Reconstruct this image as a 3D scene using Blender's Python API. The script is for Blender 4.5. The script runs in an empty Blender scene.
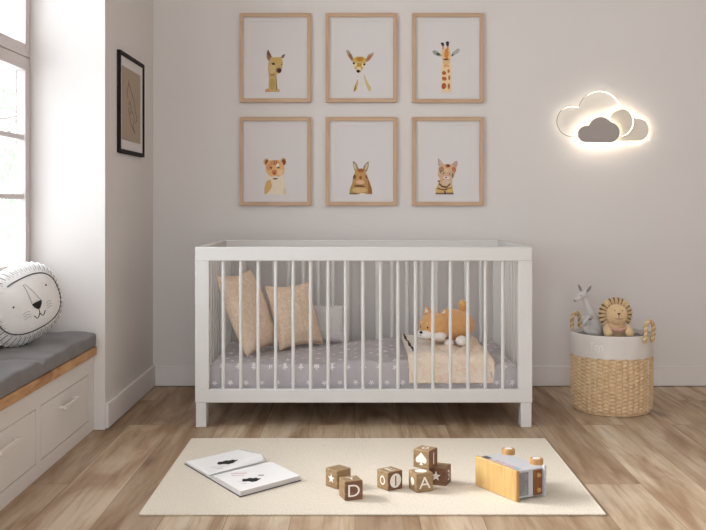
import bpy, math, random
from mathutils import Vector, Matrix, Euler, noise
random.seed(7)
PI = math.pi
SC = bpy.context.scene
COL = SC.collection
sin, cos = math.sin, math.cos

# ------------------------------------------------------------------ helpers
def lin(c):
    c = c / 255.0
    return c / 12.92 if c <= 0.04045 else ((c + 0.055) / 1.055) ** 2.4

def rgb(r, g, b):
    return (lin(r), lin(g), lin(b), 1.0)

class MB:
    """collects geometry, build() links it as one mesh object"""
    def __init__(s):
        s.v, s.f, s.m = [], [], []
    def add(s, vs, fs, mi=0, M=None):
        b = len(s.v)
        s.v += [tuple(M @ Vector(p)) if M is not None else tuple(p) for p in vs]
        for f in fs:
            s.f.append([b + i for i in f]); s.m.append(mi)
        return s
    def box(s, x0, x1, y0, y1, z0, z1, mi=0, M=None):
        vs = [(x0,y0,z0),(x1,y0,z0),(x1,y1,z0),(x0,y1,z0),(x0,y0,z1),(x1,y0,z1),(x1,y1,z1),(x0,y1,z1)]
        fs = [(0,3,2,1),(4,5,6,7),(0,1,5,4),(1,2,6,5),(2,3,7,6),(3,0,4,7)]
        return s.add(vs, fs, mi, M)
    def tube(s, pts, r, n=8, closed=False, mi=0, caps=True, M=None):
        pts = [Vector(p) for p in pts]
        N = len(pts)
        rs = r if isinstance(r, (list, tuple)) else [r] * N
        vs, fs = [], []
        up = None
        for i, p in enumerate(pts):
            if closed:
                t = pts[(i+1) % N] - pts[i-1]
            else:
                t = pts[min(i+1, N-1)] - pts[max(i-1, 0)]
            t = t.normalized() if t.length > 1e-9 else Vector((0,0,1))
            if up is None:
                up = Vector((0,0,1)) if abs(t.z) < 0.9 else Vector((1,0,0))
            a = up - t * up.dot(t)
            if a.length < 1e-6:
                a = t.orthogonal()
            a.normalize(); up = a
            b = t.cross(a)
            for k in range(n):
                q = 2*PI*k/n
                vs.append(p + (a*cos(q) + b*sin(q)) * rs[i])
        seg = N if closed else N-1
        for i in range(seg):
            j = (i+1) % N
            for k in range(n):
                l = (k+1) % n
                fs.append((i*n+k, i*n+l, j*n+l, j*n+k))
        if caps and not closed:
            fs.append(tuple(range(n))[::-1]); fs.append(tuple((N-1)*n+k for k in range(n)))
        return s.add(vs, fs, mi, M)
    def cyl(s, p0, p1, r0, r1=None, n=24, mi=0, M=None):
        return s.tube([p0, p1], [r0, r0 if r1 is None else r1], n, False, mi, True, M)
    def ell(s, c, r, R=None, seg=24, ring=14, mi=0, M=None, fn=None):
        c = Vector(c)
        vs, fs = [], []
        for i in range(ring+1):
            ph = PI*i/ring
            for j in range(seg):
                th = 2*PI*j/seg
                d = Vector((sin(ph)*cos(th), sin(ph)*sin(th), cos(ph)))
                k = fn(d) if fn else 1.0
                q = Vector((d.x*r[0], d.y*r[1], d.z*r[2])) * k
                if R is not None: q = R @ q
                vs.append(c + q)
        for i in range(ring):
            for j in range(seg):
                l = (j+1) % seg
                a, b2, c2, d2 = i*seg+j, (i+1)*seg+j, (i+1)*seg+l, i*seg+l
                fs.append((a,b2,c2,d2))
        return s.add(vs, fs, mi, M)
    def grid(s, fn, nu, nv, mi=0, wrapu=False, M=None, mif=None):
        vs = []
        cu = nu if wrapu else nu+1
        for j in range(nv+1):
            for i in range(cu):
                vs.append(Vector(fn(i/nu, j/nv)))
        b = len(s.v)
        s.v += [tuple(M @ p) if M is not None else tuple(p) for p in vs]
        for j in range(nv):
            for i in range(nu):
                l = (i+1) % cu
                s.f.append([b+j*cu+i, b+j*cu+l, b+(j+1)*cu+l, b+(j+1)*cu+i])
                s.m.append(mif((i+.5)/nu, (j+.5)/nv) if mif else mi)
        return s
    def prism(s, poly, d0, d1, axis='y', mi=0, M=None):
        """poly in (a,b); axis y: a->x, b->z, extruded along y from d0 to d1; axis z: a->x b->y"""
        n = len(poly)
        def P(a, b, d):
            return (a, d, b) if axis == 'y' else ((a, b, d) if axis == 'z' else (d, a, b))
        vs = [P(a,b,d0) for a,b in poly] + [P(a,b,d1) for a,b in poly]
        fs = [tuple(range(n)), tuple(range(n, 2*n))[::-1]]
        for i in range(n):
            j = (i+1) % n
            fs.append((i, i+n, j+n, j))
        return s.add(vs, fs, mi, M)
    def build(s, name, mats, parent=None, bevel=0, smooth=40, subd=0, loc=None, solid=0):
        me = bpy.data.meshes.new(name)
        me.from_pydata(s.v, [], s.f)
        if not isinstance(mats, (list, tuple)): mats = [mats]
        for m in mats: me.materials.append(m)
        me.polygons.foreach_set('material_index', s.m)
        me.validate(clean_customdata=False)
        me.update()
        import bmesh
        bm = bmesh.new(); bm.from_mesh(me)
        bmesh.ops.remove_doubles(bm, verts=bm.verts, dist=1e-6)
        bmesh.ops.recalc_face_normals(bm, faces=bm.faces)
        bm.to_mesh(me); bm.free()
        if smooth:
            me.shade_smooth()
            if smooth < 180: me.set_sharp_from_angle(angle=math.radians(smooth))
        o = bpy.data.objects.new(name, me)
        COL.objects.link(o)
        if parent is not None: o.parent = parent
        if loc is not None: o.location = loc
        if solid:
            md = o.modifiers.new('s', 'SOLIDIFY'); md.thickness = solid; md.offset = 0
        if bevel:
            md = o.modifiers.new('b', 'BEVEL'); md.width = bevel; md.segments = 3; md.limit_method = 'ANGLE'; md.angle_limit = math.radians(50)
            md.harden_normals = False
        if subd:
            md = o.modifiers.new('u', 'SUBSURF'); md.levels = subd; md.render_levels = subd
        return o

def tag(o, label=None, cat=None, group=None, kind=None):
    if label: o['label'] = label
    if cat: o['category'] = cat
    if group: o['group'] = group
    if kind: o['kind'] = kind
    return o

def thing(name, label, cat, loc=(0,0,0), rz=0.0, group=None):
    o = bpy.data.objects.new(name, None); COL.objects.link(o)
    o.empty_display_size = 0.05
    o.location = loc; o.rotation_euler = (0,0,rz)
    return tag(o, label, cat, group)

def text_geo(body, size):
    cu = bpy.data.curves.new('t', 'FONT'); cu.body = body; cu.size = size
    cu.align_x = 'CENTER'; cu.align_y = 'CENTER'; cu.resolution_u = 4
    o = bpy.data.objects.new('t', cu); COL.objects.link(o)
    dg = bpy.context.evaluated_depsgraph_get()
    me = bpy.data.meshes.new_from_object(o.evaluated_get(dg))
    vs = [tuple(v.co) for v in me.vertices]; fs = [tuple(p.vertices) for p in me.polygons]
    bpy.data.objects.remove(o); bpy.data.meshes.remove(me); bpy.data.curves.remove(cu)
    xs = [v[0] for v in vs]; ys = [v[1] for v in vs]
    cx, cy = (min(xs)+max(xs))/2, (min(ys)+max(ys))/2
    return [(a-cx, b-cy, 0) for a,b,_ in vs], fs

# ------------------------------------------------------------------ materials
def node_mat(name):
    m = bpy.data.materials.new(name); m.use_nodes = True
    nt = m.node_tree
    b = nt.nodes['Principled BSDF']
    return m, nt, b

def coords(nt, scale=(1,1,1), rot=(0,0,0), kind='Object'):
    tc = nt.nodes.new('ShaderNodeTexCoord'); mp = nt.nodes.new('ShaderNodeMapping')
    mp.inputs['Scale'].default_value = scale; mp.inputs['Rotation'].default_value = rot
    nt.links.new(tc.outputs[kind], mp.inputs['Vector'])
    return mp.outputs['Vector']

def nnoise(nt, vec, scale, detail=4, rough=0.55, dist=0.0):
    n = nt.nodes.new('ShaderNodeTexNoise'); n.inputs['Scale'].default_value = scale
    n.inputs['Detail'].default_value = detail; n.inputs['Roughness'].default_value = rough
    n.inputs['Distortion'].default_value = dist
    nt.links.new(vec, n.inputs['Vector'])
    return n.outputs['Fac']

def ramp(nt, fac, stops):
    r = nt.nodes.new('ShaderNodeValToRGB')
    e = r.color_ramp.elements
    while len(e) < len(stops): e.new(0.5)
    for i, (p, c) in enumerate(stops):
        e[i].position = p; e[i].color = c
    nt.links.new(fac, r.inputs['Fac'])
    return r.outputs['Color']

def mixc(nt, fac, a, b, mode='MIX'):
    n = nt.nodes.new('ShaderNodeMix'); n.data_type = 'RGBA'; n.blend_type = mode
    for sock, val in ((n.inputs[0], fac), (n.inputs[6], a), (n.inputs[7], b)):
        if hasattr(val, 'is_linked'): nt.links.new(val, sock)
        else: sock.default_value = val
    return n.outputs[2]

def mth(nt, op, a, b=None, c=None, clamp=False):
    n = nt.nodes.new('ShaderNodeMath'); n.operation = op; n.use_clamp = clamp
    for i, val in enumerate((a, b, c)):
        if val is None: continue
        if hasattr(val, 'is_linked'): nt.links.new(val, n.inputs[i])
        else: n.inputs[i].default_value = val
    return n.outputs[0]

def bump(nt, b, h, strength, dist=0.002):
    n = nt.nodes.new('ShaderNodeBump'); n.inputs['Strength'].default_value = strength
    n.inputs['Distance'].default_value = dist
    nt.links.new(h, n.inputs['Height']); nt.links.new(n.outputs['Normal'], b.inputs['Normal'])

def mat(name, c, rough=0.6, var=0.05, vscale=8, bstr=0.0, bscale=60, spec=0.4, metal=0.0, sheen=0.0, stretch=(1,1,1)):
    m, nt, b = node_mat(name)
    v = coords(nt, stretch)
    f = nnoise(nt, v, vscale)
    c0 = tuple(max(0, x*(1-var)) for x in c[:3]) + (1,)
    c1 = tuple(min(1, x*(1+var)) for x in c[:3]) + (1,)
    nt.links.new(ramp(nt, f, [(0.3, c0), (0.7, c1)]), b.inputs['Base Color'])
    b.inputs['Roughness'].default_value = rough
    b.inputs['Specular IOR Level'].default_value = spec
    b.inputs['Metallic'].default_value = metal
    if sheen:
        b.inputs['Sheen Weight'].default_value = sheen
    if bstr: bump(nt, b, nnoise(nt, v, bscale, 3), bstr)
    return m

def wood(name, dark, mid, light, along='z', scale=1.0, rough=0.55, grain=18):
    m, nt, b = node_mat(name)
    st = {'x': (1.0, grain, grain), 'y': (grain, 1.0, grain), 'z': (grain, grain, 1.0)}[along]
    st = tuple(q*scale for q in st)
    v = coords(nt, st)
    f = nnoise(nt, v, 2.2, 6, 0.6, 0.6)
    nt.links.new(ramp(nt, f, [(0.3, dark), (0.5, mid), (0.72, light)]), b.inputs['Base Color'])
    b.inputs['Roughness'].default_value = rough
    bump(nt, b, f, 0.15, 0.001)
    return m

M = {}
M['wall'] = mat('wall_paint', rgb(219,214,211), 0.85, 0.012, 3, 0.05, 220, 0.2)
M['trim'] = mat('trim_paint', rgb(222,217,215), 0.55, 0.01, 3, 0.0, 60, 0.3)
M['ceil'] = mat('ceiling_paint', rgb(235,232,228), 0.9, 0.01, 3)
M['winpaint'] = mat('window_paint', rgb(206,196,194), 0.4, 0.01, 3)
M['benchpaint'] = mat('bench_paint', rgb(226,221,215), 0.45, 0.01, 4)
M['gap'] = mat('shadow_gap', rgb(70,62,56), 0.9, 0.05)
M['cribwhite'] = mat('crib_paint', rgb(214,212,209), 0.45, 0.008, 4)
M['cushiongrey'] = mat('grey_canvas', rgb(122,118,118), 0.9, 0.08, 14, 0.35, 380, 0.15, sheen=0.1)
M['steel'] = mat('brushed_steel', rgb(205,203,200), 0.35, 0.03, 20, metal=0.6)
M['blackframe'] = mat('black_wood', rgb(22,20,19), 0.85, 0.1, 20)
M['paper'] = mat('paper', rgb(216,211,210), 0.8, 0.008, 5)
M['matboard'] = mat('mat_board', rgb(217,212,211), 0.85, 0.008, 5)
M['oakframe'] = wood('pale_oak', rgb(172,140,112), rgb(192,160,130), rgb(204,174,146), 'z', 1.0)
M['oakframex'] = wood('pale_oak_cross', rgb(172,140,112), rgb(192,160,130), rgb(204,174,146), 'x', 1.0)
M['benchwood'] = wood('bench_oak', rgb(150,104,64), rgb(192,146,100), rgb(214,172,126), 'y', 3.0, grain=4)
M['white'] = mat('white_paint_mark', rgb(236,230,222), 0.6, 0.01)
M['black'] = mat('black_ink', rgb(22,20,22), 0.7, 0.1)
M['thread'] = mat('dark_thread', rgb(48,46,50), 0.8, 0.1)
M['threadgrey'] = mat('grey_thread', rgb(104,100,102), 0.8, 0.1)
M['redink'] = mat('red_ink', rgb(200,128,132), 0.8, 0.1)
M['greyink'] = mat('grey_ink', rgb(150,146,150), 0.8, 0.1)
M['shiba'] = mat('orange_plush', rgb(218,166,108), 0.95, 0.06, 40, 0.5, 260, 0.1, sheen=0.5)
M['shibawhite'] = mat('white_plush', rgb(236,230,224), 0.95, 0.03, 40, 0.5, 260, 0.1, sheen=0.5)
M['beigefab0'] = mat('beige_cushion_cover', rgb(222,190,158), 0.85, 0.10, 26, 0.5, 90, 0.2, sheen=0.3)
M['greyquilt'] = mat('light_grey_quilt', rgb(205,201,199), 0.9, 0.05, 90, 0.7, 110, 0.2)
M['lining'] = mat('cream_lining', rgb(226,216,204), 0.9, 0.03, 30, 0.2, 200)
M['band'] = mat('white_basket_band', rgb(218,212,206), 0.85, 0.02, 8, 0.2, 300, 0.2)
M['bandtext'] = mat('white_basket_print', rgb(238,236,234), 0.8, 0.01)
M['greyplush'] = mat('grey_plush', rgb(204,199,197), 0.95, 0.08, 40, 0.4, 260, 0.1, sheen=0.4)
M['greyplushdark'] = mat('dark_grey_plush', rgb(138,132,130), 0.95, 0.08, 40, 0.4, 260, 0.1)
M['lionface'] = mat('tan_plush', rgb(222,192,148), 0.95, 0.05, 40, 0.3, 260, 0.1, sheen=0.4)
M['manelight'] = mat('tan_mane_felt', rgb(206,180,142), 0.95, 0.05, 40, 0.3, 260, 0.1)
M['manedark'] = mat('brown_mane_felt', rgb(122,98,70), 0.95, 0.08, 40, 0.3, 260, 0.1)
M['brownthread'] = mat('brown_thread', rgb(92,62,42), 0.9, 0.1)
M['pinkfab'] = mat('pink_scarf', rgb(204,160,140), 0.9, 0.1, 60)
M['lampgrey'] = mat('lamp_grey_enamel', rgb(166,156,152), 0.45, 0.01, 5)
M['lampivory'] = mat('lamp_ivory_enamel', rgb(226,217,203), 0.45, 0.01, 5)
M['wire'] = mat('lamp_wire', rgb(120,112,100), 0.35, 0.02, 5, metal=0.4)
M['blockside'] = wood('beech_block', rgb(128,102,70), rgb(150,122,86), rgb(170,144,106), 'x', 4.0, grain=8)
M['blockdark'] = wood('walnut_stained_block_face', rgb(94,62,42), rgb(116,80,56), rgb(134,96,68), 'x', 4.0, grain=8)
M['vanwood'] = wood('yellow_pine', rgb(176,138,80), rgb(194,156,96), rgb(206,172,112), 'z', 3.0, grain=9)
M['vanwoodedge'] = wood('pine_end_grain', rgb(160,116,66), rgb(180,136,82), rgb(196,154,100), 'z', 3.0, grain=9)
M['vangrey'] = mat('pale_grey_lacquer', rgb(190,190,194), 0.4, 0.02, 30)
M['vanbrown'] = wood('brown_van_front', rgb(92,54,28), rgb(120,72,38), rgb(140,88,50), 'z', 3.0, grain=9)
M['vanpic'] = mat('van_window_print', rgb(92,86,90), 0.5, 0.5, 60)
M['vanpink'] = mat('van_pink_print', rgb(186,164,172), 0.5, 0.15, 60)
M['vanblue'] = mat('van_blue_print', rgb(140,172,186), 0.5, 0.15, 60)
M['rope'] = mat('jute_rope', rgb(196,164,118), 0.9, 0.15, 80, 0.6, 200)
M['ropepale'] = mat('pale_jute_rope', rgb(222,202,168), 0.9, 0.1, 80, 0.6, 200)
M['bookpaper'] = mat('white_book_paper', rgb(240,238,236), 0.7, 0.008, 5)
M['bark'] = mat('tree_bark', rgb(120,105,88), 0.9, 0.2, 10)
M['leaf'] = mat('leaf_green', rgb(160,176,150), 0.8, 0.15, 3)
M['taupe'] = mat('print_background', rgb(168,152,132), 0.9, 0.03, 6)
M['pagegrey'] = mat('page_edges', rgb(206,202,200), 0.8, 0.1, 10, stretch=(1,1,120))
M['bookcover'] = mat('book_cover', rgb(70,66,66), 0.6, 0.1)

def make_floor_mat():
    m, nt, b = node_mat('oak_plank_floor')
    v = coords(nt, (1,1,1), (0,0,PI/2))
    br = nt.nodes.new('ShaderNodeTexBrick')
    br.offset = 0.37; br.inputs['Scale'].default_value = 1.0
    br.inputs['Brick Width'].default_value = 1.35; br.inputs['Row Height'].default_value = 0.19
    br.inputs['Mortar Size'].default_value = 0.0016; br.inputs['Mortar Smooth'].default_value = 0.3
    br.inputs['Color1'].default_value = (0,0,0,1); br.inputs['Color2'].default_value = (1,1,1,1)
    br.inputs['Mortar'].default_value = (0.5,0.5,0.5,1)
    nt.links.new(v, br.inputs['Vector'])
    # shift the grain per plank
    tc = coords(nt, (1,1,1))
    sh = nt.nodes.new('ShaderNodeVectorMath'); sh.operation = 'MULTIPLY_ADD'
    nt.links.new(br.outputs['Color'], sh.inputs[0]); sh.inputs[1].default_value = (3.1, 7.7, 1.3)
    nt.links.new(tc, sh.inputs[2])
    def mp(scale):
        q = nt.nodes.new('ShaderNodeMapping'); q.inputs['Scale'].default_value = scale
        nt.links.new(sh.outputs[0], q.inputs['Vector']); return q.outputs['Vector']
    g1 = nnoise(nt, mp((5.5, 0.8, 1)), 1.3, 5, 0.55, 1.2)
    g2 = nnoise(nt, mp((30, 1.4, 1)), 1.8, 4, 0.6, 0.5)
    g3 = nnoise(nt, mp((3.6, 0.9, 1)), 1.1, 3, 0.5, 1.8)
    c = ramp(nt, g1, [(0.30, rgb(154,126,98)), (0.44, rgb(184,160,132)), (0.58, rgb(206,187,162)), (0.75, rgb(214,201,182))])
    c = mixc(nt, mth(nt, 'MULTIPLY', ramp(nt, g3, [(0.50, (0,0,0,1)), (0.70, (1,1,1,1))]), 0.60), c, rgb(146,108,82))
    fine = ramp(nt, g2, [(0.28, rgb(206,194,184)), (0.50, (1,1,1,1))])
    c = mixc(nt, 0.75, c, fine, 'MULTIPLY')
    pl = ramp(nt, br.outputs['Color'], [(0.0, rgb(200,186,174)), (1.0, (1,1,1,1))])
    c = mixc(nt, 1.0, c, pl, 'MULTIPLY')
    # knots
    vo = nt.nodes.new('ShaderNodeTexVoronoi'); vo.inputs['Scale'].default_value = 1.0
    nt.links.new(mp((2.6, 1.1, 1)), vo.inputs['Vector'])
    kn = ramp(nt, vo.outputs['Distance'], [(0.03, (1,1,1,1)), (0.12, (0,0,0,1))])
    c = mixc(nt, mth(nt, 'MULTIPLY', kn, 0.55), c, rgb(98,70,54))
    c = mixc(nt, mth(nt, 'MULTIPLY', br.outputs['Fac'], 0.45), c, rgb(84,64,50))
    nt.links.new(c, b.inputs['Base Color'])
    b.inputs['Roughness'].default_value = 0.55
    b.inputs['Specular IOR Level'].default_value = 0.35
    h = mth(nt, 'SUBTRACT', g2, mth(nt, 'MULTIPLY', br.outputs['Fac'], 2.0))
    bump(nt, b, h, 0.25, 0.001)
    return m
M['floor'] = make_floor_mat()

def make_rug_mat():
    m, nt, b = node_mat('cream_rug_weave')
    v = coords(nt, (260, 90, 1))
    n1 = nnoise(nt, v, 1.0, 3)
    v2 = coords(nt)
    n2 = nnoise(nt, v2, 60, 4)
    c = ramp(nt, n1, [(0.3, rgb(212,200,181)), (0.7, rgb(230,220,203))])
    nt.links.new(c, b.inputs['Base Color'])
    b.inputs['Roughness'].default_value = 0.95; b.inputs['Specular IOR Level'].default_value = 0.1
    b.inputs['Sheen Weight'].default_value = 0.2
    bump(nt, b, mth(nt, 'ADD', n1, n2), 0.7, 0.003)
    return m
M['rug'] = make_rug_mat()

def make_sheet_mat():
    m, nt, b = node_mat('grey_star_sheet')
    tc = nt.nodes.new('ShaderNodeTexCoord'); sp = nt.nodes.new('ShaderNodeSeparateXYZ')
    nt.links.new(tc.outputs['Object'], sp.inputs[0])
    cell = 0.066
    u = mth(nt, 'DIVIDE', sp.outputs[0], cell)
    w = mth(nt, 'DIVIDE', mth(nt, 'SUBTRACT', sp.outputs[1], sp.outputs[2]), cell)
    row = mth(nt, 'FLOOR', w)
    u = mth(nt, 'ADD', u, mth(nt, 'MULTIPLY', mth(nt, 'FRACT', mth(nt, 'MULTIPLY', row, 0.5)), 1.0))
    fu = mth(nt, 'SUBTRACT', mth(nt, 'FRACT', u), 0.5)
    fw = mth(nt, 'SUBTRACT', mth(nt, 'FRACT', w), 0.5)
    r = mth(nt, 'SQRT', mth(nt, 'ADD', mth(nt, 'MULTIPLY', fu, fu), mth(nt, 'MULTIPLY', fw, fw)))
    a = mth(nt, 'ARCTAN2', fu, fw)
    k = mth(nt, 'COSINE', mth(nt, 'MULTIPLY', a, 5.0))
    lim = mth(nt, 'MULTIPLY_ADD', k, 0.066, 0.112)
    st = mth(nt, 'LESS_THAN', r, lim)
    base = ramp(nt, nnoise(nt, coords(nt), 9, 3), [(0.3, rgb(178,172,175)), (0.7, rgb(190,184,186))])
    nt.links.new(mixc(nt, st, base, rgb(232,226,226)), b.inputs['Base Color'])
    b.inputs['Roughness'].default_value = 0.9; b.inputs['Specular IOR Level'].default_value = 0.15
    return m
M['sheet'] = make_sheet_mat()

def make_blanket_mat():
    m, nt, b = node_mat('peach_print_muslin')
    v = coords(nt)
    f = nnoise(nt, v, 24, 2, 0.5, 1.0)
    c = ramp(nt, f, [(0.40, rgb(232,216,196)), (0.52, rgb(236,222,205)), (0.60, rgb(230,204,184)), (0.68, rgb(234,219,200))])
    nt.links.new(c, b.inputs['Base Color'])
    b.inputs['Roughness'].default_value = 0.9; b.inputs['Specular IOR Level'].default_value = 0.15
    bump(nt, b, nnoise(nt, v, 150, 3), 0.5, 0.002)
    return m
M['blanket'] = make_blanket_mat()

def make_beige_print():
    m, nt, b = node_mat('beige_floral_cover')
    v = coords(nt)
    f = nnoise(nt, v, 34, 2, 0.5, 1.8)
    c = ramp(nt, f, [(0.50, rgb(226,202,178)), (0.57, rgb(238,222,204)), (0.64, rgb(226,202,178))])
    nt.links.new(c, b.inputs['Base Color'])
    b.inputs['Roughness'].default_value = 0.8; b.inputs['Specular IOR Level'].default_value = 0.25
    bump(nt, b, nnoise(nt, v, 30, 4, 0.5, 1.0), 0.5, 0.006)
    return m
M['beigefab'] = make_beige_print()

def make_weave_mat():
    m, nt, b = node_mat('cattail_weave')
    v = coords(nt, (1,1,1))
    n1 = nnoise(nt, v, 45, 2)
    c = ramp(nt, n1, [(0.3, rgb(204,172,132)), (0.5, rgb(214,184,146)), (0.7, rgb(222,196,160))])
    nt.links.new(c, b.inputs['Base Color'])
    b.inputs['Roughness'].default_value = 0.75
    bump(nt, b, nnoise(nt, coords(nt, (1,1,4)), 160, 3), 0.5, 0.002)
    return m
M['weave'] = make_weave_mat()

def make_thin_glass(name, tint=(1,1,1,1), refl=0.06):
    m, nt, b = node_mat(name)
    nt.nodes.remove(b)
    out = nt.nodes['Material Output']
    tr = nt.nodes.new('ShaderNodeBsdfTransparent'); tr.inputs[0].default_value = tint
    gl = nt.nodes.new('ShaderNodeBsdfGlossy'); gl.inputs['Roughness'].default_value = 0.05
    mx = nt.nodes.new('ShaderNodeMixShader')
    lw = nt.nodes.new('ShaderNodeLayerWeight'); lw.inputs['Blend'].default_value = 0.12
    nt.links.new(mth(nt, 'MULTIPLY_ADD', lw.outputs['Fresnel'], 0.4, refl*0.3, True), mx.inputs[0])
    nt.links.new(tr.outputs[0], mx.inputs[1]); nt.links.new(gl.outputs[0], mx.inputs[2])
    nt.links.new(mx.outputs[0], out.inputs['Surface'])
    return m
M['glass'] = make_thin_glass('window_glass')
M['acrylic'] = make_thin_glass('clear_acrylic', (0.985,0.985,0.98,1), 0.1)

def make_emit(name, c, s):
    m, nt, b = node_mat(name)
    b.inputs['Base Color'].default_value = c
    b.inputs['Emission Color'].default_value = c
    b.inputs['Emission Strength'].default_value = s
    return m
M['led'] = make_emit('warm_led', (1.0, 0.90, 0.72, 1), 26.0)
M['ledsoft'] = make_emit('warm_led_soft', (1.0, 0.90, 0.72, 1), 9.0)

_flat = {}
def flat(c):
    if c not in _flat:
        _flat[c] = mat('ink_%d_%d_%d' % c, rgb(*c), 0.85, 0.12, 160)
    return _flat[c]

# ------------------------------------------------------------------ camera
F = 963.0; CX = 355.0; CY = 202.0; H = 0.937
cam_d = bpy.data.cameras.new('camera'); cam = bpy.data.objects.new('camera', cam_d)
COL.objects.link(cam); SC.camera = cam
cam.location = (0,0,H); cam.rotation_euler = (PI/2,0,0)
cam_d.sensor_width = 36.0; cam_d.lens = F/706*36.0
cam_d.shift_x = -(CX-353)/706; cam_d.shift_y = (CY-265)/706
cam_d.clip_start = 0.05

# ------------------------------------------------------------------ room
XL, XN, YB, YR, YN = -1.028, -1.335, 4.90, 3.96, 2.06
XR, YF, ZC, NH = 2.75, -1.8, 2.62, 2.45
XO = XN-.032          # outer face of the left wall
def struct(name, mb, m, **k):
    return tag(mb.build(name, m, **k), kind='structure')

struct('floor', MB().box(XO, XR+.1, YF, YB+.1, -0.08, 0), M['floor'], smooth=0)
struct('ceiling', MB().box(XO, XR+.1, YF, YB+.1, ZC, ZC+.1), M['ceil'], smooth=0)
struct('wall_back', MB().box(XO, XR+.1, YB, YB+.12, 0, ZC), M['wall'], smooth=0)
struct('wall_right', MB().box(XR, XR+.1, YF, YB, 0, ZC), M['wall'], smooth=0)
struct('wall_left', MB().box(XO, XL, YR, YB, 0, ZC), M['wall'], smooth=0)                 # pier beside the niche
struct('wall_left', MB().box(XO, XN, YN, YR, 0, .62), M['wall'], smooth=0)                # breast under the window
struct('wall_left', MB().box(XO, XL, YN, YR, NH, ZC), M['wall'], smooth=0)                # lintel
struct('wall_left', MB().box(XO, XL, 1.75, YN, 0, ZC), M['wall'], smooth=0)               # next pier
struct('wall_left', MB().box(XO, XN, -.15, 1.75, 0, .62), M['wall'], smooth=0)
struct('wall_left', MB().box(XO, XL, -.15, 1.75, NH, ZC), M['wall'], smooth=0)
struct('wall_left', MB().box(XO, XL, YF, -.15, 0, ZC), M['wall'], smooth=0)

wf = MB()  # unseen wall added behind the camera, opening sized to shape frontal-left light
wf.box(XO, XR+.1, YF-.1, YF, 0, .25); wf.box(XO, XR+.1, YF-.1, YF, 2.45, ZC)
wf.box(XO, -1.2, YF-.1, YF, .25, 2.45); wf.box(.8, XR+.1, YF-.1, YF, .25, 2.45)
struct('added_wall_front', wf, M['wall'], smooth=0)
# baseboards
def baseboard(name, mb):
    return struct(name, mb, M['trim'], bevel=0.003)
baseboard('baseboard_back', MB().box(XL+.014, XR, YB-.014, YB, 0.004, .104))
baseboard('baseboard_left', MB().box(XL, XL+.014, YR+.002, YB, 0.004, .108))
baseboard('baseboard_right', MB().box(XR-.014, XR, YF, YB-.014, 0.004, .104))

# windows
def make_window(name, y0, y1):
    x1 = XN; zb, zm, zt = .62, 1.525, NH
    fr = MB()
    fr.box(x1-.050, x1-.012, y0, y0+.012, zb, zt)
    fr.box(x1-.032, x1-.012, y1-.008, y1, zb, zt)
    fr.box(x1-.050, x1-.012, y0, y1, zt-.02, zt)
    fr.box(x1-.050, x1+.0, y0, y1, zb, zb+.02)
    w = struct(name, fr, M['winpaint'], bevel=0.002)
    ym = (y0+y1)/2
    halves = [(y0+.012, ym), (ym, y1-.005)]
    for a, b in halves:
        for z0, z1, kind in ((zb+.02, zm-.003, 'lower'), (zm+.003, zt-.02, 'upper')):
            s = .05
            sm = MB()
            sm.box(x1-.04, x1, a, a+s, z0, z1); sm.box(x1-.04, x1, b-s, b, z0, z1)
            sm.box(x1-.04, x1, a+s, b-s, z1-s, z1); sm.box(x1-.04, x1, a+s, b-s, z0, z0+s)
            so = sm.build('sash', M['winpaint'], w, bevel=0.003)
            gz0, gz1 = z0+s, z1-s
            zs = (.959, 1.199) if kind == 'lower' else (1.86, 2.14)
            for zz in zs:
                MB().box(x1-.034, x1-.010, a+s, b-s, zz-.010, zz+.010).build('muntin', M['winpaint'], so, bevel=0.002)
            MB().box(x1-.024, x1-.020, a+s-.004, b-s+.004, gz0-.004, gz1+.004).build('pane', M['glass'], so, smooth=0)
    return w
make_window('window_1', YN, YR)
make_window('added_window', -.15, 1.75)  # unseen window, added to bring in more daylight from the left

# tree beyond the window
def make_tree(name, label, x, y, h, r, n, seed, group='trees beyond the window'):
    rd = random.Random(seed)
    t = thing(name, label, 'tree', (x,y,-1.2), 0, group)
    tr = MB()
    tr.tube([(0,0,0),(.05,.02,h*.35),(-.03,0,h*.7),(0,.03,h)], [.11,.08,.05,.02], 10)
    for k in range(9):
        a = rd.uniform(0, 2*PI); z = h*rd.uniform(.35,.8); l = r*rd.uniform(.6,1)
        tr.tube([(0,0,z),(cos(a)*l*.5,sin(a)*l*.5,z+.3*l),(cos(a)*l,sin(a)*l,z+.4*l)], [.035,.02,.008], 6)
    tr.build('trunk', M['bark'], t)
    lf = MB()
    for k in range(n):
        d = Vector((rd.gauss(0,1), rd.gauss(0,1), rd.gauss(0,1))).normalized() * (rd.random()**.4)
        p = Vector((d.x*r, d.y*r, h*.68 + d.z*h*.42))
        if noise.noise(p*2.2 + Vector((seed,0,0))) < -.02: continue
        e = Euler((rd.uniform(0,6), rd.uniform(0,6), rd.uniform(0,6))).to_matrix()
        q = rd.uniform(.035,.07)
        vs = [(-q,0,0),(-q*.3,q*.45,.01),(q*.5,q*.35,0),(q*1.1,0,-.01),(q*.5,-q*.35,0),(-q*.3,-q*.45,.01)]
        lf.add([p + e @ Vector(v) for v in vs], [(0,1,2,3,4,5)])
    lf.build('foliage', M['leaf'], t, smooth=0)
make_tree('tree', 'pale sunlit green tree seen through the window panes', -4.75, 10.5, 3.9, 1.25, 5200, 3, None)

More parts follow.
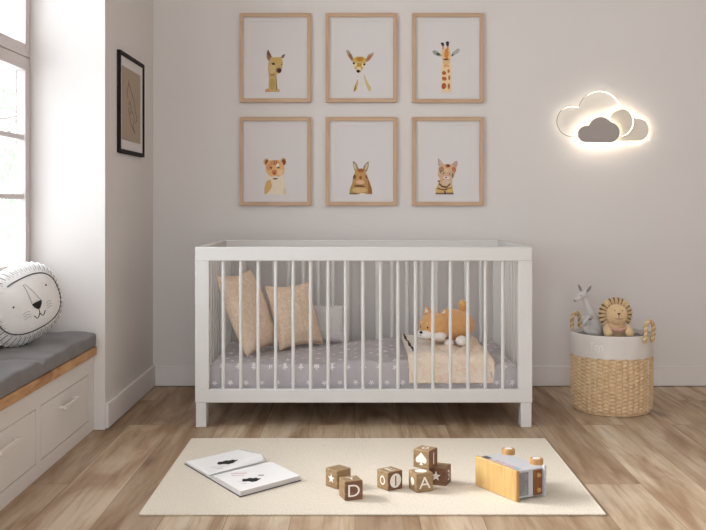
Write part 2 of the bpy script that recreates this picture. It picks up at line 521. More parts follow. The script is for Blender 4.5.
# ------------------------------------------------------------------ window seat
XB = -1.075
bench = thing('window_seat', 'white built-in window seat with drawers and oak board top', 'bench', ((XB+XN)/2, (YN+YR)/2, 0))
bl = bench.location
def L(mb, o=None):      # shift world coordinates into the bench's frame
    mb.v = [(a-bl.x, b-bl.y, c-bl.z) for a,b,c in mb.v]; return mb
L(MB().box(XN+.002, XB-.014, YN+.003, YR-.003, .001, .309)).build('body', M['benchpaint'], bench)
ff = MB()
dr = [(3.297, 3.877), (2.66, 3.24), (2.10, 2.603)]
ys = [YN+.003] + [v for d in sorted(dr) for v in (d[0]-.0025, d[1]+.0025)] + [YR-.003]
for k in range(0, len(ys), 2):
    ff.box(XB-.014, XB, ys[k], ys[k+1], .0525, .2405)
ff.box(XB-.014, XB, YN+.003, YR-.003, .2405, .309); ff.box(XB-.014, XB, YN+.003, YR-.003, .001, .0525)
L(ff).build('face_frame', M['benchpaint'], bench)
for (a, b) in dr:
    d = L(MB().box(XB-.012, XB+.0005, a, b, .055, .238)).build('drawer', M['benchpaint'], bench, bevel=0.0015)
    c = (a+b)/2
    hb = MB()
    hb.box(XB+.018, XB+.026, c-.09, c+.09, .183, .198)
    hb.box(XB, XB+.02, c-.085, c-.077, .185, .196); hb.box(XB, XB+.02, c+.077, c+.085, .185, .196)
    tag(L(hb).build('handle', M['benchpaint'], d, bevel=0.002))
L(MB().box(XN+.002, XB+.014, YN+.003, YR-.003, .3095, .345)).build('board', M['benchwood'], bench, bevel=0.002)

def soft_box(fn, nu, nv):
    pass
def cushion_pad(name, x0, x1, y0, y1, z0, z1, m, wob, parent=None, nx=24, ny=90):
    mb = MB(); rad = .011
    def prof(u):   # closed profile around the x-z section
        t = u*4
        return t
    sec = []
    def arc(cx, cz, a0, a1, n=5):
        for i in range(n+1):
            a = a0 + (a1-a0)*i/n
            sec.append((cx+rad*cos(a), cz+rad*sin(a)))
    arc(x1-rad, z0+rad, -PI/2, 0); 
    for i in range(1,3): sec.append((x1, z0+rad+(z1-z0-2*rad)*i/3))
    arc(x1-rad, z1-rad, 0, PI/2)
    for i in range(1, nx): sec.append((x1-rad+(x0+rad-x1+rad)*i/nx, z1))
    arc(x0+rad, z1-rad, PI/2, PI)
    arc(x0+rad, z0+rad, PI, 1.5*PI)
    n = len(sec); vs = []
    for j in range(ny+1):
        y = y0 + (y1-y0)*j/ny
        e = min(j, ny-j)
        sh = 1 - .05*max(0, 1-e/1.0)**2
        for (a, b) in sec:
            mz = (z0+z1)/2; mx = (x0+x1)/2
            bb = mz + (b-mz)*sh; aa = mx+(a-mx)*(1-.02*(1-min(1,e/2)))
            if b > z0+.02:
                dz, dx = wob(a, y, b)
                bb += dz; aa += dx
            vs.append((aa, y, bb))
    fs = []
    for j in range(ny):
        for k in range(n):
            l = (k+1) % n
            fs.append((j*n+k, j*n+l, (j+1)*n+l, (j+1)*n+k))
    fs.append(tuple(range(n))); fs.append(tuple(ny*n+k for k in range(n))[::-1])
    mb.add(vs, fs)
    return mb.build(name, m, parent, smooth=60)
def wobb(x, y, z):
    n1 = noise.noise(Vector((x*9, y*4, 1.0)))
    n2 = noise.noise(Vector((x*6+y*10, y*3-x*9, 4.0)))
    crease = -.012*math.exp(-((y-3.27-.22*(x+1.1))/.022)**2) + .006*math.exp(-((y-3.21-.2*(x+1.1))/.035)**2)
    return .006*n1 + .004*n2 + crease, .004*noise.noise(Vector((1, y*5, z*8)))
tag(cushion_pad('seat_cushion', XN+.008, -1.059, YN+.01, YR-.012, .3455, .405, M['cushiongrey'], wobb, None, 24, 150),
    'long grey fabric seat cushion on the window seat', 'cushion')

# ------------------------------------------------------------------ lion pillow
def lion_pillow():
    t = thing('lion_pillow', 'round white lion face pillow with black outline on grey seat cushion', 'pillow')
    W, Hh, T = .205, .172, .085
    NU = 220
    def outline(a):
        c, s = cos(a), sin(a)
        n = 2.5
        r = (abs(c)**n + abs(s)**n) ** (-1/n)
        return c*r, s*r
    def front(px, pz, sgn=-1):      # point on the surface from normalised outline coordinates
        n = 2.5
        q = (abs(px)**n + abs(pz)**n) ** (1/n)
        h = T*max(0, 1-q**2.2)**.62
        return Vector((px*W, sgn*h, pz*Hh))
    mb = MB()
    for sgn in (-1, 1):
        def fn(u, v):
            a = 2*PI*u; x, z = outline(a)
            p = front(x*v, z*v, sgn)
            if v > .72:
                k = (v-.72)/.28
                p += Vector((x*W, 0, z*Hh)) * (.036*k*sin(a*46)) + Vector((0, sgn*.004*k*sin(a*46+1), 0))
            return p
        mb.grid(fn, NU, 26, wrapu=True)
    body = mb.build('cover', mat('white_pillow_linen', rgb(232,230,228), .9, .03, 20, .3, 200, .15), t, smooth=80)
    # black outline of the face
    def facepath(n=90):
        pts = []
        for k in range(n+1):
            a = radians(118) - 2*PI*k/n*0.905
            x, z = outline(a)
            kx = .80 if x > 0 else .84
            kz = .70 if z > 0 else .70
            pts.append(front(x*kx, z*kz-.02) + Vector((0,-.001,0)))
        return pts
    radians = math.radians
    MB().tube(facepath(), .0026, 6).build('face_outline', M['thread'], t)
    # radiating mane stitches
    st = MB()
    for k in range(92):
        a = 2*PI*k/92
        x, z = outline(a)
        j = .97 + .0*k
        i0 = .80 if k % 2 else .76
        st.tube([front(x*q, z*q) + Vector((0,-.0008,0)) for q in (i0+.02, .86, .92, .96, j+.015)], .0011 , 4)
    st.build('mane_stitching', M['threadgrey'], t)
    # nose, bridge, mouth, whiskers, eyes
    nx, nz = .02, -.10
    def on(px, pz): return front(px, pz) + Vector((0,-.0012,0))
    ns = MB()
    top = [on(nx-.13+.26*k/6, nz+.07 + .012*sin(PI*k/6)) for k in range(7)]
    bot = [on(nx-.03+.06*k/6, nz-.11) for k in range(7)]
    mid = [(a+b)/2 + Vector((a.x-b.x,0,0))*.22 for a, b in zip(top, bot)]
    vs = top+mid+bot
    ns.add([v+Vector((0,-.001,0)) for v in vs], [(r*7+k, r*7+k+1, r*7+k+8, r*7+k+7) for r in range(2) for k in range(6)])
    ns.build('nose', M['black'], t, solid=.002)
    ln = MB()
    for sx in (-1, 1):
        ln.tube([on(nx+sx*(.02+.10*k/10)+(-.10 if 1 else 0)*(1-k/10), nz+.62-.56*k/10) for k in range(11)], .0009, 5)
    ln.build('nose_bridge', M['threadgrey'], t)
    mo = MB()
    mo.tube([on(nx, nz-.1), on(nx, nz-.2), on(nx, nz-.27)], .0016, 5)
    for sx in (-1, 1):
        mo.tube([on(nx+sx*(.01+.15*k/8), nz-.24-.09*sin(PI*min(1,k/7))) for k in range(9)], .0018, 5)
    mo.build('mouth', M['thread'], t)
    for sx in (-1, 1):
        wh = MB()
        for q in range(3):
            wh.tube([on(nx+sx*(.22+.16*k/5), nz-.08-.07*q+.03*sin(PI*k/5)) for k in range(6)], .0008, 4)
        wh.build('whiskers', M['threadgrey'], t)
    for (ex, ez, r) in ((-.50, .10, .0045), (.42, .26, .0045)):
        p = on(ex, ez)
        MB().ell(p, (r, .002, r), seg=12, ring=8).build('eye', M['thread'], t)
    return t, W, Hh
lp, LW, LH = lion_pillow()
lp.location = (-1.238, 3.575, .403+.156); lp.scale = (.90,.90,.82)
lp.rotation_euler = (math.radians(-10), math.radians(-16), math.radians(62))

# ------------------------------------------------------------------ framed picture on the left wall
def frame_part(mb, w, h, t, d, M_=None, mi_v=0, mi_h=0):
    mb.box(-w/2, -w/2+t, -d, 0, 0, h, mi_v); mb.box(w/2-t, w/2, -d, 0, 0, h, mi_v)
    mb.box(-w/2+t, w/2-t, -d, 0, 0, t, mi_h); mb.box(-w/2+t, w/2-t, -d, 0, h-t, h, mi_h)
    return mb
lpic = thing('framed_picture', 'black framed line drawing on tan ground hanging on the left wall', 'picture', (XL, 4.397, 1.152), PI/2)
W_, H_ = .482, .444
frame_part(MB(), W_, H_, .017, .015).build('frame', M['blackframe'], lpic, bevel=.0015)
MB().box(-W_/2+.017, W_/2-.017, -.008, -.001, .017, H_-.017).build('mat_board', M['matboard'], lpic, smooth=0)
pr = MB()
pr.box(-.185, .175, -.0095, -.0078, .06, H_-.060)
pr.build('print', M['taupe'], lpic, smooth=0)
dl = MB()
def curve2(pts, n=24):
    out = []
    P = [pts[0]] + pts + [pts[-1]]
    for i in range(1, len(P)-2):
        for k in range(n//(len(pts)-1)+2):
            t = k/(n//(len(pts)-1)+2)
            a, b, c, d = [Vector((*P[i+j], 0)) for j in (-1,0,1,2)]
            out.append(.5*((2*b)+(c-a)*t+(2*a-5*b+4*c-d)*t*t+(3*b-a-3*c+d)*t**3))
    out.append(Vector((*P[-1], 0)))
    return [(v.x, v.y) for v in out]
for path in ([(-.07,.33),(-.02,.29),(.04,.25),(.07,.20),(.10,.17),(.06,.15)], [(-.07,.22),(-.04,.24),(-.02,.20),(-.05,.18),(-.07,.21)],
             [(-.05,.18),(-.02,.14),(.02,.12),(.06,.10)], [(0,.20),(.04,.17),(.02,.13),(.05,.11)], [(-.06,.32),(-.09,.28),(-.08,.25)]):
    dl.tube([(a, -.0097, b) for a,b in curve2(path)], .0011, 5)
dl.build('line_drawing', M['thread'], lpic)

# ------------------------------------------------------------------ six animal prints on the back wall
PM = 1/196.5      # one photo pixel on the back wall, in metres
def wallx(px): return (px-CX)*PM
def wallz(py): return H-(py-CY)*PM
def animal_picture(label, x0, x1, y0, y1, art, scale, ox, oy):
    PM = .9955/196.5      # the frame fronts stand a little off the wall
    t_ = .019
    w, h = (x1-x0)*PM, (y1-y0)*PM
    cx = (x0+x1)/2
    o = thing('framed_print', label, 'picture', ((cx-CX)*PM, YB, H-(y1-CY)*PM), 0, 'framed animal prints on the back wall')
    frame_part(MB(), w, h, t_, .022, None, 0, 1).build('frame', [M['oakframe'], M['oakframex']], o, bevel=.0015)
    MB().box(-w/2+t_, w/2-t_, -.006, -.001, t_, h-t_).build('paper', M['paper'], o, smooth=0)
    # mat board with its window opening
    mb = MB(); a0, a1, b0, b1 = -w/2+.050, w/2-.062, .040, h-.040
    mb.box(-w/2+t_, a0, -.009, -.006, t_, h-t_); mb.box(a1, w/2-t_, -.009, -.006, t_, h-t_)
    mb.box(a0, a1, -.009, -.006, t_, b0); mb.box(a0, a1, -.009, -.006, b1, h-t_)
    mb.build('mat_board', M['matboard'], o, smooth=0)
    am = MB(); cols = []; lay = 0
    for it in art:
        c = it[-1]
        if c not in cols: cols.append(c)
        mi = cols.index(c); lay += 1
        d = -.0062 - lay*.00012
        if it[0] == 'e':
            _, ex, ey, rx, ry, ro, _c = it
            pts = []
            for k in range(20):
                q = 2*PI*k/20; a = cos(q)*rx; b = sin(q)*ry; r = math.radians(ro)
                pts.append((ex + a*cos(r)-b*sin(r), ey + a*sin(r)+b*cos(r)))
        else: pts = it[1]
        P = []
        for (a, b) in pts:
            px, py = ox + a/scale, oy + b/scale
            P.append(((px-cx)*PM, d, (y1-py)*PM))
        am.add(P, [tuple(range(len(P)))], mi)
    am.build('animal_print', [flat(c) for c in cols], o, smooth=0)
    return o
TAN=(196,168,112); TAN2=(178,146,92); DK=(70,48,42); BR=(146,104,62); CRM=(222,205,170); OR=(206,150,96); OR2=(188,120,70); W=(232,228,224); GR=(150,150,140); YB_=(200,170,100)
alpaca = [('p',[(118,440),(120,320),(112,250),(118,190),(150,150),(230,145),(245,190),(238,240),(225,285),(190,300),(185,340),(195,430),(215,455),(85,455)],TAN),
 ('p',[(85,455),(90,430),(118,425),(130,455)],(200,140,110)), ('p',[(195,430),(215,430),(217,457),(190,457)],(206,170,120)),
 ('p',[(100,150),(102,95),(115,80),(128,105),(148,145),(120,185),(108,165)],(150,112,80)), ('p',[(108,120),(118,90),(130,120),(128,150)],(104,70,58)),
 ('p',[(228,150),(238,130),(262,118),(262,135),(245,160)],(120,96,84)),
 ('e',195,175,36,26,0,YB_), ('e',150,250,28,40,0,(206,180,128)), ('e',160,207,16,11,10,(110,76,56)),('e',161,207,8,7,0,(44,30,26)), ('e',236,212,7,9,0,(140,110,80)),
 ('e',208,262,26,24,0,(150,110,84)),('e',212,268,19,20,0,(70,44,44)), ('e',155,305,24,7,0,(150,116,80)), ('e',150,385,24,50,0,(184,156,92)),('p',[(180,320),(188,330),(196,430),(184,440)],(150,126,84))]
fawn = [('p',[(118,455),(122,425),(150,350),(162,345),(160,380),(150,430),(130,455)],(206,176,112)),('p',[(118,455),(124,425),(140,380),(142,430)],(160,120,60)),
 ('p',[(200,290),(212,300),(240,360),(275,420),(268,450),(250,445),(225,380)],(206,188,128)), ('p',[(160,290),(205,290),(225,380),(240,440),(170,440),(160,350)],(216,211,207)),
 ('p',[(110,190),(70,140),(52,90),(75,85),(105,125),(122,165)],(160,150,120)),('p',[(105,180),(80,140),(78,105),(100,130),(112,160)],(150,92,58)),
 ('p',[(222,170),(250,125),(300,105),(292,135),(262,175),(228,195)],(170,150,124)),('p',[(230,175),(255,135),(282,130),(265,160),(240,185)],(178,104,76)),
 ('p',[(115,160),(150,142),(200,142),(228,160),(225,205),(205,240),(182,280),(160,290),(145,275),(128,240),(115,205)],(204,168,96)),
 ('e',175,165,32,20,0,(176,126,48)),('e',168,215,32,14,0,(186,138,62)), ('e',135,215,14,20,15,(222,206,160)),('e',205,222,14,22,-15,(222,206,160)),
 ('e',122,202,10,10,20,(50,36,34)),('e',215,212,10,9,-20,(50,36,34)), ('e',165,255,22,20,0,(226,206,170)), ('e',161,272,15,14,0,(40,26,28)), ('e',160,320,16,6,0,(214,206,200))]
giraffe = [('p',[(150,500),(148,300),(158,240),(228,240),(238,310),(238,500)],(232,206,162)),
 ('p',[(64,140),(90,128),(130,152),(150,175),(140,186),(105,180),(78,165)],(150,158,140)),('e',118,165,18,9,25,(60,66,52)),
 ('p',[(232,180),(245,150),(290,115),(312,122),(300,150),(260,175),(240,188)],(166,170,164)),('e',246,172,10,8,-30,(80,72,66)),
 ('p',[(150,180),(152,120),(175,130),(180,120),(200,100),(215,115),(232,180),(222,240),(190,262),(162,240)],(226,186,136)),
 ('p',[(140,66),(158,60),(172,72),(170,92),(152,92)],(54,46,48)),('p',[(185,58),(205,50),(215,60),(212,92),(192,95)],(54,46,48)),
 ('p',[(152,92),(170,92),(172,125),(155,120)],(202,150,100)),('p',[(193,95),(212,92),(210,125),(195,120)],(202,150,100)),
 ('p',[(172,180),(178,125),(205,110),(212,170),(204,205),(184,205)],(204,134,72)), ('e',188,212,26,8,0,(108,72,46)),('e',188,245,28,20,0,(222,184,136)),
 ('e',180,270,14,12,0,(214,158,104)), ('e',170,332,18,17,0,(172,92,54)),('e',210,315,10,16,0,(180,112,72)),('e',172,382,22,17,20,(176,100,60)),('e',216,375,8,22,0,(176,106,68)),
 ('e',168,448,20,28,10,(170,88,50)),('e',212,450,10,26,0,(180,112,72)),('e',205,270,8,10,0,(206,150,100))]
cub = [('p',[(95,470),(98,390),(118,330),(140,270),(300,270),(318,360),(326,470)],(228,214,190)),('p',[(95,465),(98,395),(118,330),(160,310),(180,380),(160,420),(120,465)],(210,170,110)),
 ('p',[(290,470),(300,400),(322,400),(326,470)],(216,204,166)), ('e',118,125,30,38,0,(200,168,120)),('e',122,130,18,26,0,(120,66,38)),('e',298,120,32,40,0,(206,170,120)),('e',302,128,22,34,0,(134,70,40)),
 ('p',[(110,180),(125,130),(160,105),(250,103),(290,130),(312,190),(306,250),(260,280),(210,292),(150,275),(118,235)],(222,176,124)),
 ('e',205,135,50,24,0,(204,148,96)),('e',150,180,32,36,0,(214,150,102)),('e',262,235,36,34,0,(226,196,144)),('p',[(198,110),(206,110),(206,160),(200,160)],(140,86,56)),('p',[(222,112),(230,112),(224,155),(218,155)],(150,92,60)),
 ('e',238,160,14,20,10,(240,224,196)), ('e',168,188,14,9,20,(96,66,54)),('e',246,186,14,9,-10,(74,84,66)),('e',204,235,26,26,0,(204,116,84)),('e',203,250,14,9,0,(130,60,54)),
 ('e',215,292,36,16,0,(220,214,206)),('e',213,304,28,8,0,(80,64,60)),('e',215,288,12,5,0,(230,220,212))]
bunny = [('p',[(98,468),(105,410),(130,350),(138,280),(160,230),(270,225),(292,280),(318,350),(338,410),(342,468)],(182,140,88)),
 ('p',[(160,228),(142,180),(136,118),(152,120),(180,150),(196,195),(190,235)],(150,134,98)),('e',160,175,12,36,-14,(200,188,156)),
 ('p',[(240,215),(250,170),(285,130),(304,118),(304,170),(285,225),(262,240)],(150,126,92)),('e',280,175,11,36,18,(206,190,164)),
 ('p',[(150,260),(165,215),(200,195),(250,195),(275,225),(272,290),(262,360),(170,360),(145,310)],(190,146,94)),
 ('e',220,215,36,20,0,(150,98,54)), ('e',155,285,16,24,10,(110,78,56)),('e',280,285,10,20,-10,(128,88,60)),('e',218,292,14,18,0,(150,86,30)),
 ('e',215,340,46,22,0,(216,176,138)), ('e',205,382,60,10,4,(110,72,44)),('e',210,425,80,30,0,(206,172,120)),('p',[(98,468),(108,410),(130,400),(130,468)],(160,146,84)),
 ('p',[(290,300),(318,350),(338,410),(340,465),(300,465),(300,380)],(156,104,58)),('p',[(98,462),(180,458),(180,470),(98,470)],(104,82,66)),('e',240,465,36,6,0,(228,222,216))]
kitten = [('p',[(115,470),(118,410),(150,340),(170,300),(290,300),(292,380),(308,470)],(206,174,128)),
 ('p',[(140,160),(140,80),(165,105),(200,150),(180,190)],(180,164,158)),('p',[(160,150),(158,110),(190,150)],(206,176,160)),
 ('p',[(285,150),(320,118),(350,112),(346,160),(330,200),(300,190)],(176,156,148)),('p',[(300,152),(340,125),(332,165)],(200,150,130)),
 ('p',[(140,240),(148,180),(175,150),(240,148),(300,155),(335,190),(325,245),(300,300),(270,322),(210,322),(160,305),(138,270)],(206,170,138)),
 ('e',246,166,24,18,0,(134,72,38)),('e',176,205,26,30,30,(170,128,98)),('e',310,205,22,30,-20,(186,120,84)),('e',230,215,26,24,0,(214,180,146)),
 ('e',185,240,24,14,20,(112,84,72)),('e',280,250,24,13,-10,(112,84,72)),('e',186,240,13,9,20,(206,194,176)),('e',280,250,13,9,-10,(206,194,176)),
 ('e',230,292,34,16,0,(220,212,206)),('e',226,290,14,8,0,(150,96,92)),('e',232,345,50,30,0,(208,184,158)),
 ('p',[(150,345),(190,380),(235,385),(275,340),(268,365),(235,402),(185,395),(150,365)],(92,66,54)),('p',[(130,400),(200,415),(280,395),(290,408),(205,430),(130,415)],(120,88,62)),
 ('e',160,440,30,20,0,(212,176,104)),('e',265,430,30,22,0,(216,180,104)),('p',[(115,455),(300,450),(308,470),(115,470)],(120,90,72)),('e',215,450,8,22,0,(72,52,48)),('e',150,330,14,10,0,(120,90,80)),('e',296,272,8,20,0,(120,88,76))]
animal_picture('oak framed print of a tan alpaca, upper left of the six', 239.5, 311, 13, 102, alpaca, 8.825, 255, 40)
animal_picture('oak framed print of a fawn with wide ears, upper middle of the six', 325.5, 397, 13, 102, fawn, 8.825, 340, 40)
animal_picture('oak framed print of a spotted giraffe, upper right of the six', 412, 483.5, 13, 102.5, giraffe, 8.825, 425, 35)
animal_picture('oak framed print of a lion cub, lower left of the six', 239.5, 311, 117, 205.5, cub, 10.6, 255, 150)
animal_picture('oak framed print of a brown rabbit, lower middle of the six', 325.5, 397, 117, 205.5, bunny, 10.6, 340, 150)
animal_picture('oak framed print of a tabby kitten, lower right of the six', 412, 483.5, 117, 205.5, kitten, 10.6, 425, 150)

# ------------------------------------------------------------------ cloud lamp
def cloud_outline(circles, ybot, n=260):
    """union outline of circles above a flat bottom, in photo pixels on the wall -> local metres"""
    cx = sum(c[0] for c in circles)/len(circles); cy = min(c[1] for c in circles)*.35 + ybot*.65
    pts = []
    for k in range(n):
        a = 2*PI*k/n; d = (cos(a), -sin(a))
        best = 0
        for (x, y, r) in circles:
            ox, oy = cx-x, cy-y
            b = ox*d[0]+oy*d[1]; c = ox*ox+oy*oy-r*r
            disc = b*b-c
            if disc >= 0: best = max(best, -b+math.sqrt(disc))
        if d[1] > 1e-6:
            xe = cx+d[0]*(ybot-cy)/d[1]
            if min(c[0] for c in circles) < xe < max(c[0] for c in circles): best = max(best, (ybot-cy)/d[1])
        x, y = cx+d[0]*best, cy+d[1]*best
        if y > ybot:
            tt = (ybot-cy)/d[1]; x, y = cx+d[0]*tt, ybot
        pts.append((x, y))
    return pts
def offset_poly(p, d):
    n = len(p); out = []
    area = sum(p[i][0]*p[(i+1)%n][1]-p[(i+1)%n][0]*p[i][1] for i in range(n))
    s = 1 if area > 0 else -1
    for i in range(n):
        a, b = p[i-1], p[(i+1)%n]
        tx, ty = b[0]-a[0], b[1]-a[1]; l = math.hypot(tx, ty) or 1
        out.append((p[i][0]-s*ty/l*d, p[i][1]+s*tx/l*d))
    return out
lamp = thing('cloud_wall_lamp', 'lit wall lamp of three overlapping clouds glowing warm white', 'lamp', (wallx(603), YB, wallz(142.4)))
def lloc(p, d): return [((x-603)*PM, d, (142.4-y)*PM) for x, y in p]
def lpoly(p): return [((x-603)*PM, (142.4-y)*PM) for x, y in p]
big = cloud_outline([(572.5,121.3,15.3),(599.8,112.6,21.5),(618.2,121.6,15.5)], 136.6)
small = cloud_outline([(586.5,134.0,8.3),(600.8,129.8,12.6),(609.3,132.4,10.2)], 142.3, 220)
right = cloud_outline([(622.2,122.6,13.4),(637.4,129.8,11.4),(618,131,10)], 141.0, 220)
def shf(p, a, b): return [(x-a, y+b) for x, y in p]
right = shf(right, 1.2, .3); big = shf(big, 1.6, .5); small = shf(small, 2.6, .7)
def cloud(name, poly, d0, d1, m, lab=None):
    mb = MB().prism(lpoly(poly), d0, d1, 'y')
    o = mb.build(name, m, lamp, bevel=0.0008)
    if lab: o['label'] = lab
    return o
cloud('cloud_panel', right, -.024, -.020, M['lampivory'], 'ivory cloud panel')
MB().tube(lloc(offset_poly(right, 2.0), -.013), .0025, 6, True).build('light_strip', M['led'], lamp)
gl = cloud('cloud_panel', big, -.032, -.029, M['acrylic'], 'clear cloud panel with thin rim')
MB().tube(lloc(big, -.0305), .0017, 8, True).build('rim', M['wire'], gl)
MB().tube(lloc(offset_poly(big, .25), -.024), .0011, 6, True).build('light_strip', M['ledsoft'], lamp)
cloud('cloud_panel', small, -.052, -.047, M['lampgrey'], 'small grey cloud panel')
MB().tube(lloc(offset_poly(small, 1.8), -.040), .0030, 6, True).build('light_strip', M['led'], lamp)
MB().cyl(((600-603)*PM,0,(142.4-131)*PM), ((600-603)*PM,-.047,(142.4-131)*PM), .012, n=20).build('mount', M['lampivory'], lamp)
MB().cyl(((628-603)*PM,0,(142.4-128)*PM), ((628-603)*PM,-.020,(142.4-128)*PM), .012, n=20).build('mount', M['lampivory'], lamp)

# ------------------------------------------------------------------ crib
CL, CR, CF, CB = -.665, .737, 4.0, 4.76
crib = thing('baby_crib', 'white slatted wooden crib against the back wall', 'crib', ((CL+CR)/2, (CF+CB)/2, 0))
cl_ = crib.location.copy()
def CM(mb):
    mb.v = [(a-cl_.x, b-cl_.y, c) for a,b,c in mb.v]; return mb
ZT, ZR, ZB1, ZB0 = .750, .692, .158, .103
def cpart(name, mb, bev=.003): return CM(mb).build(name, M['cribwhite'], crib, bevel=bev)
for (y0, y1) in ((CF, CF+.034), (CB-.034, CB)):
    cpart('top_rail', MB().box(CL, CR, y0, y1, ZR, ZT), .004)
    cpart('bottom_rail', MB().box(CL, CR, y0, y1, ZB0, ZB1))
    for (x0, x1) in ((CL, CL+.058), (CR-.058, CR)):
        cpart('post', MB().box(x0, x1, y0+.0005, y1-.0005, ZB1-.001, ZR+.001), .0025)
for (x0, x1) in ((CL, CL+.034), (CR-.034, CR)):
    cpart('side_top_rail', MB().box(x0, x1, CF+.034, CB-.034, ZR, ZT-.001), .003)
    cpart('side_bottom_rail', MB().box(x0, x1, CF+.034, CB-.034, ZB0, ZB1), .003)
    for k in range(8):
        y = CF+.034 + (CB-CF-.068)*(k+1)/9
        cpart('slat', MB().cyl(((x0+x1)/2, y, ZB1-.004), ((x0+x1)/2, y, ZR+.004), .0075, n=14), 0)
for k in range(17):
    x = (223.3+17.47*k-CX)*4.017/F
    cpart('slat', MB().cyl((x, CF+.017, ZB1-.004), (x, CF+.017, ZR+.004), .0074, n=14), 0)
    cpart('slat', MB().cyl((x+.004, CB-.017, ZB1-.004), (x+.004, CB-.017, ZR+.004), .0108, n=14), 0)
for (x0, x1) in ((CL+.003, CL+.047), (CR-.047, CR-.003)):
    for (y0, y1) in ((CF+.002, CF+.072), (CB-.072, CB-.002)):
        cpart('leg', MB().box(x0, x1, y0, y1, 0, ZB0+.002), .003)
cpart('mattress_base', MB().box(CL+.035, CR-.035, CF+.036, CB-.036, .118, .138), .002)

# mattress with fitted star sheet
mt_ = thing('crib_mattress', 'crib mattress under a grey sheet with white stars', 'mattress', (cl_.x, cl_.y, .139))
MX, MY0, MY1 = .655, -.325, .335
MB().box(-MX+.006, MX-.006, MY0+.008, MY1-.006, .0, .096).build('core', M['lining'], mt_, bevel=.01)
def sheet_fn():
    mb = MB(); nx, ny = 150, 60
    prof = [(MY0, -.0+.002)]
    for k in range(1, 7): prof.append((MY0-.001*0, .002+.096*k/7))
    for k in range(1, 6):
        a = PI - (PI/2)*k/5; prof.append((MY0+.018+.018*cos(a), .098+.018*sin(a)))
    for k in range(1, ny): prof.append((MY0+.018+(MY1-.036-MY0)*k/ny, .116))
    for k in range(0, 6):
        a = PI/2 - (PI/2)*k/5; prof.append((MY1-.018+.018*cos(a), .098+.018*sin(a)))
    for k in range(1, 7): prof.append((MY1, .098-.096*k/7))
    def fn(u, v):
        i = v*(len(prof)-1); y, z = prof[int(round(i))]
        x = -MX + 2*MX*u
        e = min(u, 1-u)
        top = max(0, min(1, (z-.05)/.06))
        rz = .020*max(0, 1-e/.02)**2
        dz = top*(.009*noise.noise(Vector((x*7, y*7, 0))) + .007*noise.noise(Vector((x*16+y*9, y*18, 3))))
        b = 1/(1+math.exp(-(x+.045)/.012)) * (1/(1+math.exp(-(.30-x)/.05)))
        dz += top*b*.020*(.8+.4*noise.noise(Vector((x*10, y*5, 7))))
        dy = 0
        if y < MY0+.03:
            k = .010*noise.noise(Vector((x*18+z*14, z*7, 1))) + .004*noise.noise(Vector((x*46, z*14, 5)))
            dy = -abs(k)*1.0 + .002
        return (x, y+dy, z - rz + dz)
    mb.grid(fn, nx, len(prof)-1)
    for sx in (-1, 1):       # end faces
        def fe(u, v, sx=sx):
            y = MY0+.004+(MY1-MY0-.008)*u
            return (sx*(MX-.0005), y, .002+.09*v)
        mb.grid(fe, 30, 4)
    return mb
sheet_fn().build('star_sheet', M['sheet'], mt_, smooth=80)

# cushions given by three corners: BL, a (to the right along the bottom), b (up)
def cushion(name, label, BL, a, b, T, m, cat='cushion', group=None, pinch=.10, n=36, piping=None, seed=0):
    BL, a, b = Vector(BL), Vector(a), Vector(b)
    o = thing(name, label, cat, BL + a/2, 0, group)
    nrm = a.cross(b).normalized()
    w, h = a.length, b.length
    A, B = a/w, b/h
    mb = MB()
    for sg in (1, -1):
        def fn(u, v, sg=sg):
            x, y = 2*u-1, 2*v-1
            ex = (1-x*x); ey = (1-y*y)
            t = (max(0, ex)*max(0, ey))**.42
            px = x*(1 - pinch*ey*abs(x)**2); py = y*(1 - pinch*ex*abs(y)**2)
            tt = T/2*t*(1+.10*noise.noise(Vector((x*2.5+seed, y*2.5, sg))))
            tt += .004*t*noise.noise(Vector((x*6+seed, y*6, sg*3)))
            q = A*(px*w/2) + B*((py+1)*h/2) + nrm*(sg*tt)
            return q
        mb.grid(fn, n, n)
    ob = mb.build('cover', m, o, smooth=180)
    if piping:
        pts = []
        for s in range(4):
            for k in range(n):
                q = 2*k/n-1
                x, y = [(q,-1),(1,q),(-q,1),(-1,-q)][s]
                ex = (1-x*x); ey = (1-y*y)
                px = x*(1 - pinch*ey*abs(x)**2); py = y*(1 - pinch*ex*abs(y)**2)
                pts.append(A*(px*w/2) + B*((py+1)*h/2))
        MB().tube(pts, .0022, 6, True).build('piping', piping, o)
    return o
cushion('beige_cushion', 'larger beige patterned cushion leaning on the left end of crib', (-.470, 4.20, .262), (.11, .315, 0), (-.128, -.03, .36), .12, M['beigefab'], group=None, piping=M['beigefab'], seed=2)
cushion('beige_cushion', 'smaller beige patterned cushion right of the larger one in crib', (-.342, 4.385, .262), (.190, .205, 0), (-.072, .035, .290), .09, M['beigefab'], piping=M['beigefab'], seed=9)
cushion('small_pillow', 'small light grey rectangular pillow propped on back slats', (-.225, 4.635, .266), (.172, .0, 0), (0, .03, .170), .055, M['greyquilt'], 'pillow', pinch=.03, piping=M['greyquilt'], seed=4)

